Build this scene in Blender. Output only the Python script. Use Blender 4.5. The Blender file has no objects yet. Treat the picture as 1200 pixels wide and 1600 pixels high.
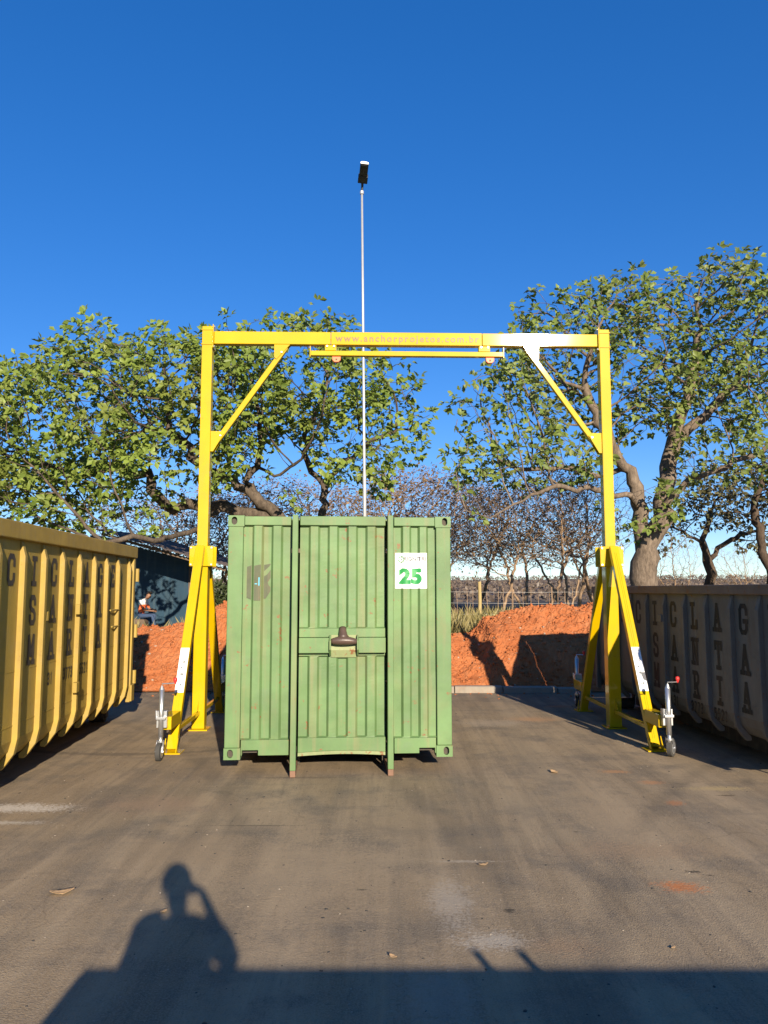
import bpy, bmesh, math, random
import numpy as np
from mathutils import Vector, Matrix, noise as mnoise

sc = bpy.context.scene
COL = sc.collection
R = math.radians

# ------------------------------------------------------------------ camera, sky, sun, exposure
CAM_H = 1.95
PITCH = R(5.80)
cam = bpy.data.cameras.new('Camera')
cam.sensor_fit = 'VERTICAL'
cam.sensor_height = 32.0
cam.lens = 24.0                      # focal length = 0.75 picture heights
cam.clip_start = 0.1
cam.clip_end = 6000
camo = bpy.data.objects.new('Camera', cam)
COL.objects.link(camo)
camo.location = (0, 0, CAM_H)
camo.rotation_euler = (R(90) + PITCH, 0, 0)
sc.camera = camo

SUN_EL = R(18.3)
SUN_AZ = R(14.3)                     # shadows fall this far left of straight ahead
sun_dir = Vector((math.sin(SUN_AZ) * math.cos(SUN_EL), -math.cos(SUN_AZ) * math.cos(SUN_EL), math.sin(SUN_EL)))

world = bpy.data.worlds.new('World')
sc.world = world
world.use_nodes = True
wn = world.node_tree.nodes
wl = world.node_tree.links
bg = wn['Background']
sky = wn.new('ShaderNodeTexSky')
sky.sky_type = 'NISHITA'
sky.sun_disc = False
sky.sun_elevation = SUN_EL
sky.sun_rotation = math.atan2(sun_dir.x, sun_dir.y)
sky.altitude = 2200
sky.air_density = 1.0
sky.dust_density = 0.0
sky.ozone_density = 3.5
hs = wn.new('ShaderNodeHueSaturation')
hs.inputs['Saturation'].default_value = 1.50
hs.inputs['Hue'].default_value = 0.516
hs.inputs['Value'].default_value = 1.0
gm = wn.new('ShaderNodeGamma')
gm.inputs[1].default_value = 0.70
wl.new(sky.outputs[0], gm.inputs[0])
wl.new(gm.outputs[0], hs.inputs['Color'])
wl.new(hs.outputs[0], bg.inputs[0])
bg.inputs[1].default_value = 0.15

sl = bpy.data.lights.new('Sun', 'SUN')
sl.energy = 5.0
sl.angle = R(0.53)
sl.color = (1.0, 0.87, 0.68)
so = bpy.data.objects.new('Sun', sl)
COL.objects.link(so)
so.rotation_euler = sun_dir.to_track_quat('Z', 'Y').to_euler()
so.location = (8, -20, 20)

vs = sc.view_settings
vs.view_transform = 'Standard'
vs.look = 'None'
vs.exposure = 0.89
vs.gamma = 1.0
vs.use_curve_mapping = False

# ------------------------------------------------------------------ layout helpers
CP, SP = math.cos(PITCH), math.sin(PITCH)


def ray(px, py):
    u, v = (px - 600) / 1200.0, (800 - py) / 1200.0
    return Vector((u, CP - v * SP, SP + v * CP))


def at(px, py, Y):
    d = ray(px, py)
    t = Y / d.y
    return Vector((d.x * t, Y, CAM_H + d.z * t))


def onground(px, py, z=0.0):
    d = ray(px, py)
    t = (z - CAM_H) / d.z
    return Vector((d.x * t, d.y * t, z))


# ------------------------------------------------------------------ material helpers
class NT:
    def __init__(s, name):
        s.m = bpy.data.materials.new(name)
        s.m.use_nodes = True
        s.t = s.m.node_tree
        s.n = s.t.nodes
        s.l = s.t.links
        s.b = s.n['Principled BSDF']
        s.tc = s.n.new('ShaderNodeTexCoord')

    def mapping(s, scale=(1, 1, 1), loc=(0, 0, 0), rot=(0, 0, 0), src=None):
        m = s.n.new('ShaderNodeMapping')
        m.inputs['Scale'].default_value = scale
        m.inputs['Location'].default_value = loc
        m.inputs['Rotation'].default_value = rot
        s.l.new(src or s.tc.outputs['Object'], m.inputs['Vector'])
        return m.outputs[0]

    def noise(s, scale, detail=4, rough=.55, vec=None, dist=0.0):
        n = s.n.new('ShaderNodeTexNoise')
        n.inputs['Scale'].default_value = scale
        n.inputs['Detail'].default_value = detail
        n.inputs['Roughness'].default_value = rough
        n.inputs['Distortion'].default_value = dist
        s.l.new(vec or s.tc.outputs['Object'], n.inputs['Vector'])
        return n.outputs[0]

    def ramp(s, fac, p0, p1, c0=(0, 0, 0, 1), c1=(1, 1, 1, 1)):
        r = s.n.new('ShaderNodeValToRGB')
        e = r.color_ramp.elements
        e[0].position, e[1].position = p0, p1
        e[0].color, e[1].color = c0, c1
        s.l.new(fac, r.inputs[0])
        return r.outputs[0]

    def mix(s, fac, a, b, mode='MIX'):
        m = s.n.new('ShaderNodeMix')
        m.data_type = 'RGBA'
        m.blend_type = mode
        m.clamp_factor = True
        for val, sock in ((fac, m.inputs[0]), (a, m.inputs[6]), (b, m.inputs[7])):
            if isinstance(val, (int, float)):
                sock.default_value = val
            elif isinstance(val, tuple):
                sock.default_value = (*val[:3], 1)
            else:
                s.l.new(val, sock)
        return m.outputs[2]

    def math(s, op, a, b=0.0, clamp=False):
        m = s.n.new('ShaderNodeMath')
        m.operation = op
        m.use_clamp = clamp
        for val, sock in ((a, m.inputs[0]), (b, m.inputs[1])):
            if isinstance(val, (int, float)):
                sock.default_value = val
            else:
                s.l.new(val, sock)
        return m.outputs[0]

    def bump(s, h, strength=.3, dist=.01):
        b = s.n.new('ShaderNodeBump')
        b.inputs['Strength'].default_value = strength
        b.inputs['Distance'].default_value = dist
        s.l.new(h, b.inputs['Height'])
        s.l.new(b.outputs[0], s.b.inputs['Normal'])

    def color(s, c):
        if isinstance(c, tuple):
            s.b.inputs['Base Color'].default_value = (*c[:3], 1)
        else:
            s.l.new(c, s.b.inputs['Base Color'])

    def set(s, rough=None, metal=None, spec=None, coat=None, coat_rough=None):
        for v, k in ((rough, 'Roughness'), (metal, 'Metallic'), (spec, 'Specular IOR Level'), (coat, 'Coat Weight'), (coat_rough, 'Coat Roughness')):
            if v is None:
                continue
            if isinstance(v, (int, float)):
                s.b.inputs[k].default_value = v
            else:
                s.l.new(v, s.b.inputs[k])


def sc3(c, k):
    return tuple(min(1.0, x * k) for x in c)


def plain(name, col, rough=.6, metal=0., var=.12, scale=6., bump=0.0, spec=.4):
    t = NT(name)
    n = t.noise(scale, 5, .6)
    t.color(t.mix(n, sc3(col, 1 - var), sc3(col, 1 + var)))
    t.set(rough, metal, spec)
    if bump:
        t.bump(t.noise(scale * 6, 4), bump, .004)
    return t.m


def painted(name, col, rust=.25, dirt=.3, scale=1.0, rough=.5, dirtcol=(.22, .16, .10), rustcol=(.20, .085, .035),
            coat=0.0, coat_rough=.2, chalk=.15, streak=.35, seed=0.0):
    """old paint on steel: chalky fading, vertical streaks, dirt and rust blooms"""
    t = NT(name)
    off = (seed, seed * 1.7, seed * .6)
    base = t.mapping(loc=off)
    n1 = t.noise(1.6 * scale, 5, .6, base)
    c = t.mix(t.ramp(n1, .3, .7), sc3(col, 1 - chalk), sc3(col, 1 + chalk))
    # pale chalking
    n2 = t.noise(4.5 * scale, 6, .65, base)
    pale = tuple(x * .6 + .3 * max(col) for x in col)
    c = t.mix(t.math('MULTIPLY', t.ramp(n2, .52, .78), .45), c, pale)
    # vertical streaks
    vstr = t.mapping((9 * scale, 9 * scale, .55 * scale), off)
    n3 = t.noise(1.0, 5, .6, vstr)
    c = t.mix(t.math('MULTIPLY', t.ramp(n3, .52, .72), streak), c, dirtcol)
    # dirt
    n4 = t.noise(2.2 * scale, 6, .7, t.mapping(loc=(off[0] + 5, off[1] + 2, off[2])))
    c = t.mix(t.math('MULTIPLY', t.ramp(n4, .5, .8), dirt), c, dirtcol)
    # rust chips
    n5 = t.noise(7 * scale, 8, .72, t.mapping(loc=(off[0] + 11, off[1], off[2] + 3)))
    rmask = t.ramp(n5, .70 - .16 * rust, .74 - .15 * rust)
    c = t.mix(t.math('MULTIPLY', rmask, min(1.0, rust * 3)), c, rustcol)
    t.color(c)
    t.set(t.math('ADD', t.math('MULTIPLY', n4, .3), rough - .15), 0.0, .35, coat, coat_rough)
    h = t.math('ADD', t.noise(40 * scale, 3), t.math('MULTIPLY', t.noise(3 * scale, 3), 3.0))
    t.bump(h, .12, .004)
    return t.m


M = {}
M['green'] = painted('green_paint', (.110, .192, .072), .50, .30, 1.0, .55, chalk=.24, streak=.42, dirtcol=(.24, .185, .095))
M['green_worn'] = painted('worn_green_paint', (.22, .26, .12), .9, .35, 1.6, .6, chalk=.3, dirtcol=(.34, .25, .15))
M['rust'] = painted('rusty_steel', (.20, .11, .07), .5, .5, 3.0, .7, dirtcol=(.10, .06, .04))
M['hook_steel'] = painted('worn_hook_steel', (.085, .055, .042), .5, .5, 4.0, .38, dirtcol=(.05, .035, .03))
M['bin_yellow'] = painted('faded_yellow_paint', (.345, .235, .045), .38, .36, 1.2, .55, chalk=.14, streak=.32, dirtcol=(.20, .13, .055), seed=3)
M['bin_rail'] = painted('faded_yellow_rail', (.36, .235, .045), .5, .42, 1.5, .55, dirtcol=(.22, .14, .06), seed=5)
M['bin_grey'] = painted('faded_grey_paint', (.145, .130, .104), .5, .5, 1.2, .6, streak=.5, dirtcol=(.13, .085, .05), seed=9)
M['bin_grey_rail'] = painted('rusted_grey_rail', (.17, .115, .08), .85, .5, 1.6, .6, dirtcol=(.16, .09, .05), seed=12)
M['dark_steel'] = painted('dark_chassis_steel', (.055, .045, .035), .4, .5, 2.0, .7)
M['stencil'] = painted('stencil_paint', (.032, .031, .036), .45, .25, 2.4, .6, chalk=.3, streak=.25, dirtcol=(.14, .10, .045), rustcol=(.27, .175, .038))
M['stencil_dark'] = painted('dark_stencil_paint', (.012, .011, .011), .35, .2, 2.4, .6, dirtcol=(.08, .055, .04), rustcol=(.12, .105, .085))


def gantry_paint():
    t = NT('gantry_yellow_gloss')
    n = t.noise(2.5, 4)
    c = t.mix(t.ramp(n, .3, .7), (.48, .315, .0), (.54, .36, .001))
    n2 = t.noise(14, 6, .7)
    c = t.mix(t.math('MULTIPLY', t.ramp(n2, .62, .80), .35), c, (.42, .25, .03))
    n3 = t.noise(1.0, 4, .6, t.mapping((30, 30, 1.2)))
    c = t.mix(t.math('MULTIPLY', t.ramp(n3, .60, .72), .25), c, (.40, .27, .02))
    n4 = t.noise(9, 8, .75, t.mapping(loc=(3, 1, 7)))
    chips = t.ramp(n4, .665, .685)
    c = t.mix(t.math('MULTIPLY', chips, .75), c, (.20, .10, .03))
    n5 = t.noise(3.5, 5, .65, t.mapping((1, 1, .5), (1, 8, 2)))
    c = t.mix(t.math('MULTIPLY', t.ramp(n5, .55, .75), .30), c, (.36, .22, .05))
    t.color(c)
    t.set(.5, 0, .10, 1.0, .054)
    t.bump(t.noise(55, 3), .03, .003)
    return t.m


M['gantry'] = gantry_paint()
M['galv'] = plain('galvanised_steel', (.62, .63, .64), .34, .85, .12, 25)
M['galv_pole'] = plain('galvanised_pole', (.42, .425, .43), .5, .4, .15, 8)
M['rubber'] = plain('rubber', (.05, .048, .045), .8, 0, .25, 30)
M['red_plastic'] = plain('red_plastic', (.62, .035, .03), .4, 0, .1, 10)
M['orange_plastic'] = plain('orange_trolley', (.75, .16, .05), .45, 0, .12, 20)
M['white_print'] = plain('white_vinyl', (.80, .80, .80), .45, 0, .03, 12)
M['green_print'] = plain('green_print', (.03, .26, .07), .45, 0, .06, 12)
M['grey_print'] = plain('grey_print', (.10, .10, .11), .5, 0, .06, 12)
M['pale_print'] = plain('pale_print', (.13, .15, .16), .5, 0, .1, 40)
M['brown_print'] = plain('brown_lettering', (.17, .075, .02), .45, 0, .1, 12)
M['olive_paint'] = painted('olive_overpaint', (.075, .085, .045), .45, .3, 2.5, .6)
M['blue_scrap'] = plain('blue_paint_scrap', (.10, .42, .55), .6, 0, .2, 30)
M['concrete'] = painted('kerb_concrete', (.26, .225, .185), .1, .45, 3.0, .85, dirtcol=(.28, .14, .07), rustcol=(.30, .12, .05))
M['blue_wall'] = painted('blue_wall_paint', (.012, .040, .070), .2, .5, .8, .75, streak=.5, dirtcol=(.06, .09, .10))
M['roof_sheet'] = painted('old_roof_sheet', (.13, .10, .085), .5, .6, .8, .85, dirtcol=(.12, .09, .075))
M['old_wood'] = plain('old_wood', (.12, .085, .06), .9, 0, .35, 6, .3)
M['fence_wood'] = plain('fence_wood', (.36, .27, .12), .9, 0, .25, 6, .3)
M['wire'] = plain('wire', (.35, .34, .33), .5, .6, .1, 20)
M['dark_plastic'] = plain('lamp_dark_housing', (.03, .03, .035), .5, 0, .15, 20)
M['sunlit_end'] = plain('sunlit_end_white', (.8, .8, .8), .4, 0, .05, 20)  # white that stands for sunlight on the lantern's near end
M['skin'] = plain('skin', (.24, .125, .075), .6, 0, .1, 20)
M['hair'] = plain('hair', (.015, .012, .01), .7, 0, .3, 60)
M['jeans'] = plain('jeans', (.035, .06, .12), .85, 0, .25, 40)
M['shirt_dark'] = plain('dark_shirt', (.05, .05, .06), .85, 0, .2, 30)
M['shoe'] = plain('shoe', (.06, .045, .04), .7, 0, .2, 30)
M['skip_paint'] = painted('skip_paint', (.10, .14, .16), .4, .5, 1.0, .6)


def shirt_mat():
    t = NT('white_and_orange_shirt')
    sep = t.n.new('ShaderNodeSeparateXYZ')
    t.l.new(t.tc.outputs['Object'], sep.inputs[0])
    n = t.noise(9, 2)
    v = t.math('ADD', sep.outputs[2], t.math('MULTIPLY', n, .08))
    m = t.ramp(v, .90, .92)
    c = t.mix(m, (.80, .16, .05), (.78, .74, .70))
    t.color(c)
    t.set(.85)
    return t.m


M['shirt'] = shirt_mat()


def leaf_mat(name, c0, c1, trans=.25, c2=None):
    t = NT(name)
    at_ = t.n.new('ShaderNodeAttribute')
    at_.attribute_name = 'tone'
    c = t.mix(at_.outputs['Fac'], c0, c1)
    if c2:
        n = t.noise(.55, 2)
        c = t.mix(t.math('MULTIPLY', t.ramp(n, .48, .62), .55), c, c2)
    t.color(c)
    t.set(.5, 0, .4)
    tr = t.n.new('ShaderNodeBsdfTranslucent')
    t.l.new(c, tr.inputs[0])
    ms = t.n.new('ShaderNodeMixShader')
    ms.inputs[0].default_value = trans
    t.l.new(t.b.outputs[0], ms.inputs[1])
    t.l.new(tr.outputs[0], ms.inputs[2])
    t.l.new(ms.outputs[0], t.n['Material Output'].inputs[0])
    return t.m


M['leaf'] = leaf_mat('broad_green_leaf', (.085, .135, .018), (.27, .345, .062), .34, (.215, .23, .05))
M['leaf2'] = leaf_mat('broad_green_leaf_dry', (.078, .122, .020), (.25, .315, .065), .34, (.18, .185, .058))
M['leaf_brown'] = leaf_mat('brown_green_leaf', (.055, .055, .02), (.145, .125, .05), .2)
M['leaf_dry'] = leaf_mat('dry_leaf', (.13, .085, .042), (.29, .185, .095), .25)
M['leaf_bush'] = leaf_mat('dark_bush_leaf', (.018, .028, .010), (.06, .075, .025), .15)
M['grass'] = leaf_mat('dry_grass', (.16, .14, .045), (.36, .29, .12), .25)
M['fallen'] = plain('fallen_leaf', (.42, .27, .14), .8, 0, .25, 40)


def bark_mat(name, c0, c1):
    t = NT(name)
    n = t.noise(1.0, 6, .65, t.mapping((14, 14, 4)))
    n2 = t.noise(2.0, 4, .6)
    c = t.mix(t.ramp(n, .3, .7), c0, c1)
    c = t.mix(t.math('MULTIPLY', t.ramp(n2, .55, .75), .6), c, sc3(c1, 1.5))
    t.color(c)
    t.set(.92, 0, .2)
    t.bump(n, .9, .03)
    return t.m


M['bark'] = bark_mat('rough_bark', (.045, .034, .026), (.14, .108, .08))
M['bark_pale'] = bark_mat('pale_rough_bark', (.075, .056, .042), (.215, .165, .122))
M['bark_dark'] = bark_mat('dark_bark', (.035, .025, .018), (.10, .07, .05))
M['bark_bare'] = bark_mat('bare_twig_bark', (.17, .115, .075), (.36, .245, .155))
M['scrub'] = leaf_mat('hill_scrub', (.085, .063, .048), (.14, .104, .076), .1)


def soil_mat():
    t = NT('red_soil')
    n = t.noise(1.3, 5, .6)
    n2 = t.noise(9, 6, .7)
    c = t.mix(t.ramp(n, .3, .7), (.335, .102, .036), (.47, .165, .062))
    c = t.mix(t.math('MULTIPLY', t.ramp(n2, .5, .75), .6), c, (.43, .20, .10))
    n3 = t.noise(3.1, 5, .6, t.mapping(loc=(7, 3, 1)))
    c = t.mix(t.math('MULTIPLY', t.ramp(n3, .56, .72), .35), c, (.21, .062, .024))
    n5 = t.noise(2.3, 6, .7, t.mapping((1, 1, .6), (13, 2, 5)))
    c = t.mix(t.math('MULTIPLY', t.ramp(n5, .56, .70), .25), c, (.50, .265, .14))
    t.color(c)
    t.set(.95, 0, .15)
    h = t.math('ADD', t.noise(26, 6, .7), t.math('MULTIPLY', t.noise(9, 5, .7), 2.0))
    t.bump(h, .8, .03)
    return t.m


M['soil'] = soil_mat()


def terrain_mat():
    t = NT('dry_field')
    n = t.noise(.25, 6, .65)
    c = t.mix(t.ramp(n, .35, .65), (.20, .16, .075), (.30, .25, .12))
    n2 = t.noise(3.0, 6, .7)
    c = t.mix(t.math('MULTIPLY', n2, .5), c, (.12, .10, .05))
    sep = t.n.new('ShaderNodeSeparateXYZ')
    t.l.new(t.tc.outputs['Object'], sep.inputs[0])
    y = t.math('ADD', sep.outputs[1], t.math('MULTIPLY', t.noise(.12, 4), 14.0))
    y = t.math('ADD', y, t.math('MULTIPLY', sep.outputs[0], .55))
    # burnt strip of field
    b0 = t.math('MULTIPLY', t.ramp(t.math('DIVIDE', y, 200.0), .222, .232), t.ramp(t.math('DIVIDE', y, 200.0), .62, .55, (0, 0, 0, 1), (1, 1, 1, 1)))
    r = t.n.new('ShaderNodeValToRGB')
    e = r.color_ramp.elements
    e[0].position, e[0].color = .225, (0, 0, 0, 1)
    e[1].position, e[1].color = .235, (1, 1, 1, 1)
    x = e.new(.52); x.color = (1, 1, 1, 1)
    x = e.new(.60); x.color = (0, 0, 0, 1)
    t.l.new(t.math('DIVIDE', y, 200.0), r.inputs[0])
    nb = t.ramp(t.noise(1.1, 5, .7), .35, .62, (.012, .012, .014, 1), (.075, .068, .062, 1))
    c = t.mix(r.outputs[0], c, nb)
    # scrub hills far off
    ns = t.noise(.035, 8, .75)
    far = t.mix(t.ramp(ns, .35, .65), (.13, .092, .07), (.26, .19, .125))
    far = t.mix(t.math('MULTIPLY', t.ramp(t.noise(.20, 6, .7), .45, .62), .7), far, (.09, .075, .055))
    c = t.mix(t.ramp(t.math('DIVIDE', sep.outputs[1], 1000.0), .10, .14), c, far)
    t.color(c)
    t.set(.95, 0, .1)
    return t.m


M['terrain'] = terrain_mat()


def asphalt_mat():
    t = NT('dusty_asphalt')
    pos = t.tc.outputs['Object']
    n = t.noise(.55, 6, .6, dist=.4)
    c = t.mix(t.ramp(n, .3, .7), (.172, .123, .074), (.290, .208, .119))
    # wheel streaks, running towards the gantry
    st = t.mapping((2.6, .16, 1), rot=(0, 0, R(-9)))
    ns = t.noise(1.0, 6, .62, st, .6)
    c = t.mix(t.math('MULTIPLY', t.ramp(ns, .42, .62), .85), c, (.36, .265, .160))
    st2 = t.mapping((5.5, .22, 1), loc=(3, 7, 0), rot=(0, 0, R(14)))
    ns2 = t.noise(1.0, 6, .65, st2, .5)
    c = t.mix(t.math('MULTIPLY', t.ramp(ns2, .50, .68), .34), c, (.080, .069, .058))
    st3 = t.mapping((.20, 3.2, 1), loc=(1, 2, 0), rot=(0, 0, R(4)))
    ns3 = t.noise(1.0, 5, .65, st3, .5)
    c = t.mix(t.math('MULTIPLY', t.ramp(ns3, .54, .70), .22), c, (.085, .073, .062))
    # darker bare asphalt blotches
    nb = t.noise(1.7, 6, .65, t.mapping(loc=(4, 1, 0)))
    c = t.mix(t.math('MULTIPLY', t.ramp(nb, .48, .66), .62), c, (.085, .074, .064))
    # stone grain
    g = t.noise(95, 3, .7)
    c = t.mix(t.math('MULTIPLY', t.ramp(g, .38, .66), .75), c, t.mix(.5, c, (.40, .34, .26)))
    g2 = t.n.new('ShaderNodeTexVoronoi')
    g2.inputs['Scale'].default_value = 55
    t.l.new(pos, g2.inputs['Vector'])
    c = t.mix(t.math('MULTIPLY', t.ramp(g2.outputs['Distance'], .0, .35, (1, 1, 1, 1), (0, 0, 0, 1)), .18), c, (.05, .045, .04))
    g3 = t.noise(30, 5, .75, t.mapping(loc=(9, 9, 0)))
    c = t.mix(t.math('MULTIPLY', t.ramp(g3, .62, .70), .5), c, (.42, .36, .28))
    c = t.mix(t.math('MULTIPLY', t.ramp(g3, .36, .30), .0), c, (.05, .05, .05))
    # crisp speckle of chippings, tar and ground-in dust
    sp = t.noise(21, 9, .85, t.mapping((1, .8, 1), (2, 5, 0)))
    c = t.mix(t.math('MULTIPLY', t.ramp(sp, .56, .68), .55), c, (.36, .285, .19))
    c = t.mix(t.math('MULTIPLY', t.ramp(sp, .33, .44, (1, 1, 1, 1), (0, 0, 0, 1)), .6), c, (.055, .047, .040))
    sp2 = t.noise(1.0, 8, .8, t.mapping((22, 3.0, 1), (5, 1, 0), (0, 0, R(-7))))
    c = t.mix(t.math('MULTIPLY', t.ramp(sp2, .55, .68), .40), c, (.33, .26, .17))
    c = t.mix(t.math('MULTIPLY', t.ramp(sp2, .33, .45, (1, 1, 1, 1), (0, 0, 0, 1)), .40), c, (.07, .06, .05))
    sp3 = t.noise(46, 4, .8, t.mapping(loc=(1, 3, 0)))
    c = t.mix(t.math('MULTIPLY', t.ramp(sp3, .685, .72), .8), c, (.50, .44, .35))
    # hairline cracks
    ndv = t.n.new('ShaderNodeTexNoise')
    ndv.inputs['Scale'].default_value = 1.6
    ndv.inputs['Detail'].default_value = 6
    t.l.new(pos, ndv.inputs['Vector'])
    va = t.n.new('ShaderNodeVectorMath')
    va.operation = 'MULTIPLY_ADD'
    t.l.new(ndv.outputs['Color'], va.inputs[0])
    va.inputs[1].default_value = (.9, .9, 0)
    t.l.new(pos, va.inputs[2])
    vo = t.n.new('ShaderNodeTexVoronoi')
    vo.feature = 'DISTANCE_TO_EDGE'
    vo.inputs['Scale'].default_value = .42
    t.l.new(va.outputs[0], vo.inputs['Vector'])
    ck = t.math('MULTIPLY', t.ramp(vo.outputs['Distance'], .0012, .0045, (1, 1, 1, 1), (0, 0, 0, 1)), t.ramp(t.noise(.5, 3), .50, .58))
    c = t.mix(t.math('MULTIPLY', ck, .22), c, (.035, .03, .026))
    # curved tyre tracks: (centre x, y, radius, half width, light or dark, strength)
    tread = t.noise(16, 4, .7)
    for (cx_, cy_, rad_, hw, colr, k_) in ((-13, 3.5, 12.2, .10, (.08, .068, .056), .26), (-13, 3.5, 13.9, .10, (.08, .068, .056), .24), (13.5, 0.5, 12.9, .09, (.08, .068, .056), .28), (13.5, .5, 11.2, .09, (.08, .068, .056), .25),
                                         (-4, -7.5, 12.3, .07, (.30, .24, .16), .16), (6, -6, 13.2, .11, (.30, .24, .16), .16), (6, -6, 11.5, .11, (.28, .22, .15), .14), (22, 9, 20.3, .12, (.30, .235, .155), .28), (22, 9, 18.6, .12, (.30, .235, .155), .25), (-3.2, 12.4, 3.0, .05, (.08, .07, .06), .5), (-3.2, 12.4, 3.3, .05, (.28, .22, .15), .4)):
        mp = t.mapping((1, 1, 0), (-cx_, -cy_, 0), src=pos)
        ln = t.n.new('ShaderNodeVectorMath')
        ln.operation = 'LENGTH'
        t.l.new(mp, ln.inputs[0])
        dd_ = t.math('ABSOLUTE', t.math('SUBTRACT', ln.outputs['Value'], rad_))
        dd_ = t.math('ADD', dd_, t.math('MULTIPLY', t.math('SUBTRACT', tread, .5), .22))
        dd_ = t.math('ADD', dd_, t.math('MULTIPLY', t.math('SUBTRACT', n, .5), .25))
        c = t.mix(t.math('MULTIPLY', t.ramp(dd_, hw * .4, hw * 1.6, (1, 1, 1, 1), (0, 0, 0, 1)), k_), c, colr)
    # spilt soil and lime, each with its own place and shape: (centre px), radius x, radius y, colour, strength
    stains = [
        ((1060, 1385), .17, .13, (.50, .17, .055), .85), ((1055, 1255), .10, .09, (.42, .17, .07), .6),
        ((878, 1104), .32, .16, (.42, .19, .08), .7), ((832, 1124), .40, .30, (.46, .26, .13), .6), ((770, 1130), .55, .35, (.42, .34, .25), .5),
        ((960, 1206), .18, .09, (.46, .24, .11), .7), ((1020, 1223), .14, .09, (.46, .22, .1), .6),
        ((1120, 1232), .38, .10, (.44, .33, .16), .8), ((30, 1262), .55, .16, (.62, .56, .48), .75), ((10, 1285), .35, .06, (.55, .50, .42), .5),
        ((705, 1410), .16, .45, (.40, .345, .275), .60), ((770, 1470), .24, .14, (.44, .385, .31), .65), ((680, 1560), .25, .35, (.34, .30, .25), .35),
        ((730, 1346), .28, .03, (.40, .34, .26), .6), ((250, 1256), .7, .35, (.32, .215, .14), .5), ((400, 1290), .5, .02, (.05, .045, .04), .5),
        ((880, 1480), .25, .14, (.30, .20, .12), .5), ((470, 1360), .9, .9, (.36, .27, .17), .55), ((300, 1330), .6, .5, (.30, .215, .13), .4), ((960, 1290), .35, 1.2, (.36, .265, .165), .5), ((620, 1290), .5, .5, (.31, .23, .14), .35), ((1082, 1362), .07, .03, (.03, .027, .024), .8), ((795, 1423), .04, .03, (.03, .027, .024), .7), ((1110, 1368), .03, .02, (.03, .027, .024), .7), ((1138, 1243), .10, .03, (.06, .04, .025), .7), ((566, 1390), .05, .02, (.03, .027, .024), .6), ((900, 1300), .03, .02, (.03, .027, .024), .6), ((470, 1215), .5, .05, (.06, .052, .045), .4), ((1000, 1330), .7, .25, (.30, .205, .125), .5), ((820, 1260), .25, .6, (.29, .225, .15), .5),
    ]
    dn = t.noise(4.0, 6, .7)
    dn2 = t.noise(40, 4, .7)
    for (px, rx, ry, col, k) in stains:
        p = onground(*px)
        mp = t.mapping((1 / rx, 1 / ry, 1), (-p.x / rx, -p.y / ry, 0), src=pos)
        ln = t.n.new('ShaderNodeVectorMath')
        ln.operation = 'LENGTH'
        t.l.new(mp, ln.inputs[0])
        d = t.math('ADD', ln.outputs['Value'], t.math('MULTIPLY', t.math('SUBTRACT', dn, .5), 1.7))
        d = t.math('ADD', d, t.math('MULTIPLY', t.math('SUBTRACT', dn2, .5), 3.2))
        c = t.mix(t.math('MULTIPLY', t.ramp(d, .35, 1.15, (1, 1, 1, 1), (0, 0, 0, 1)), k), c, col)
    # ground turns a darker brown-grey towards the far end of the yard
    sep = t.n.new('ShaderNodeSeparateXYZ')
    t.l.new(pos, sep.inputs[0])
    w = t.ramp(t.math('DIVIDE', t.math('ADD', sep.outputs[1], t.math('MULTIPLY', dn, 1.5)), 20.0), .66, .80)
    c = t.mix(t.math('MULTIPLY', w, .45), c, (.105, .085, .07))
    t.color(c)
    t.set(.9, 0, .2)
    h = t.math('ADD', t.math('MULTIPLY', g, 1.0), t.math('MULTIPLY', g3, .8))
    t.bump(h, .6, .012)
    return t.m


M['asphalt'] = asphalt_mat()


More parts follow.
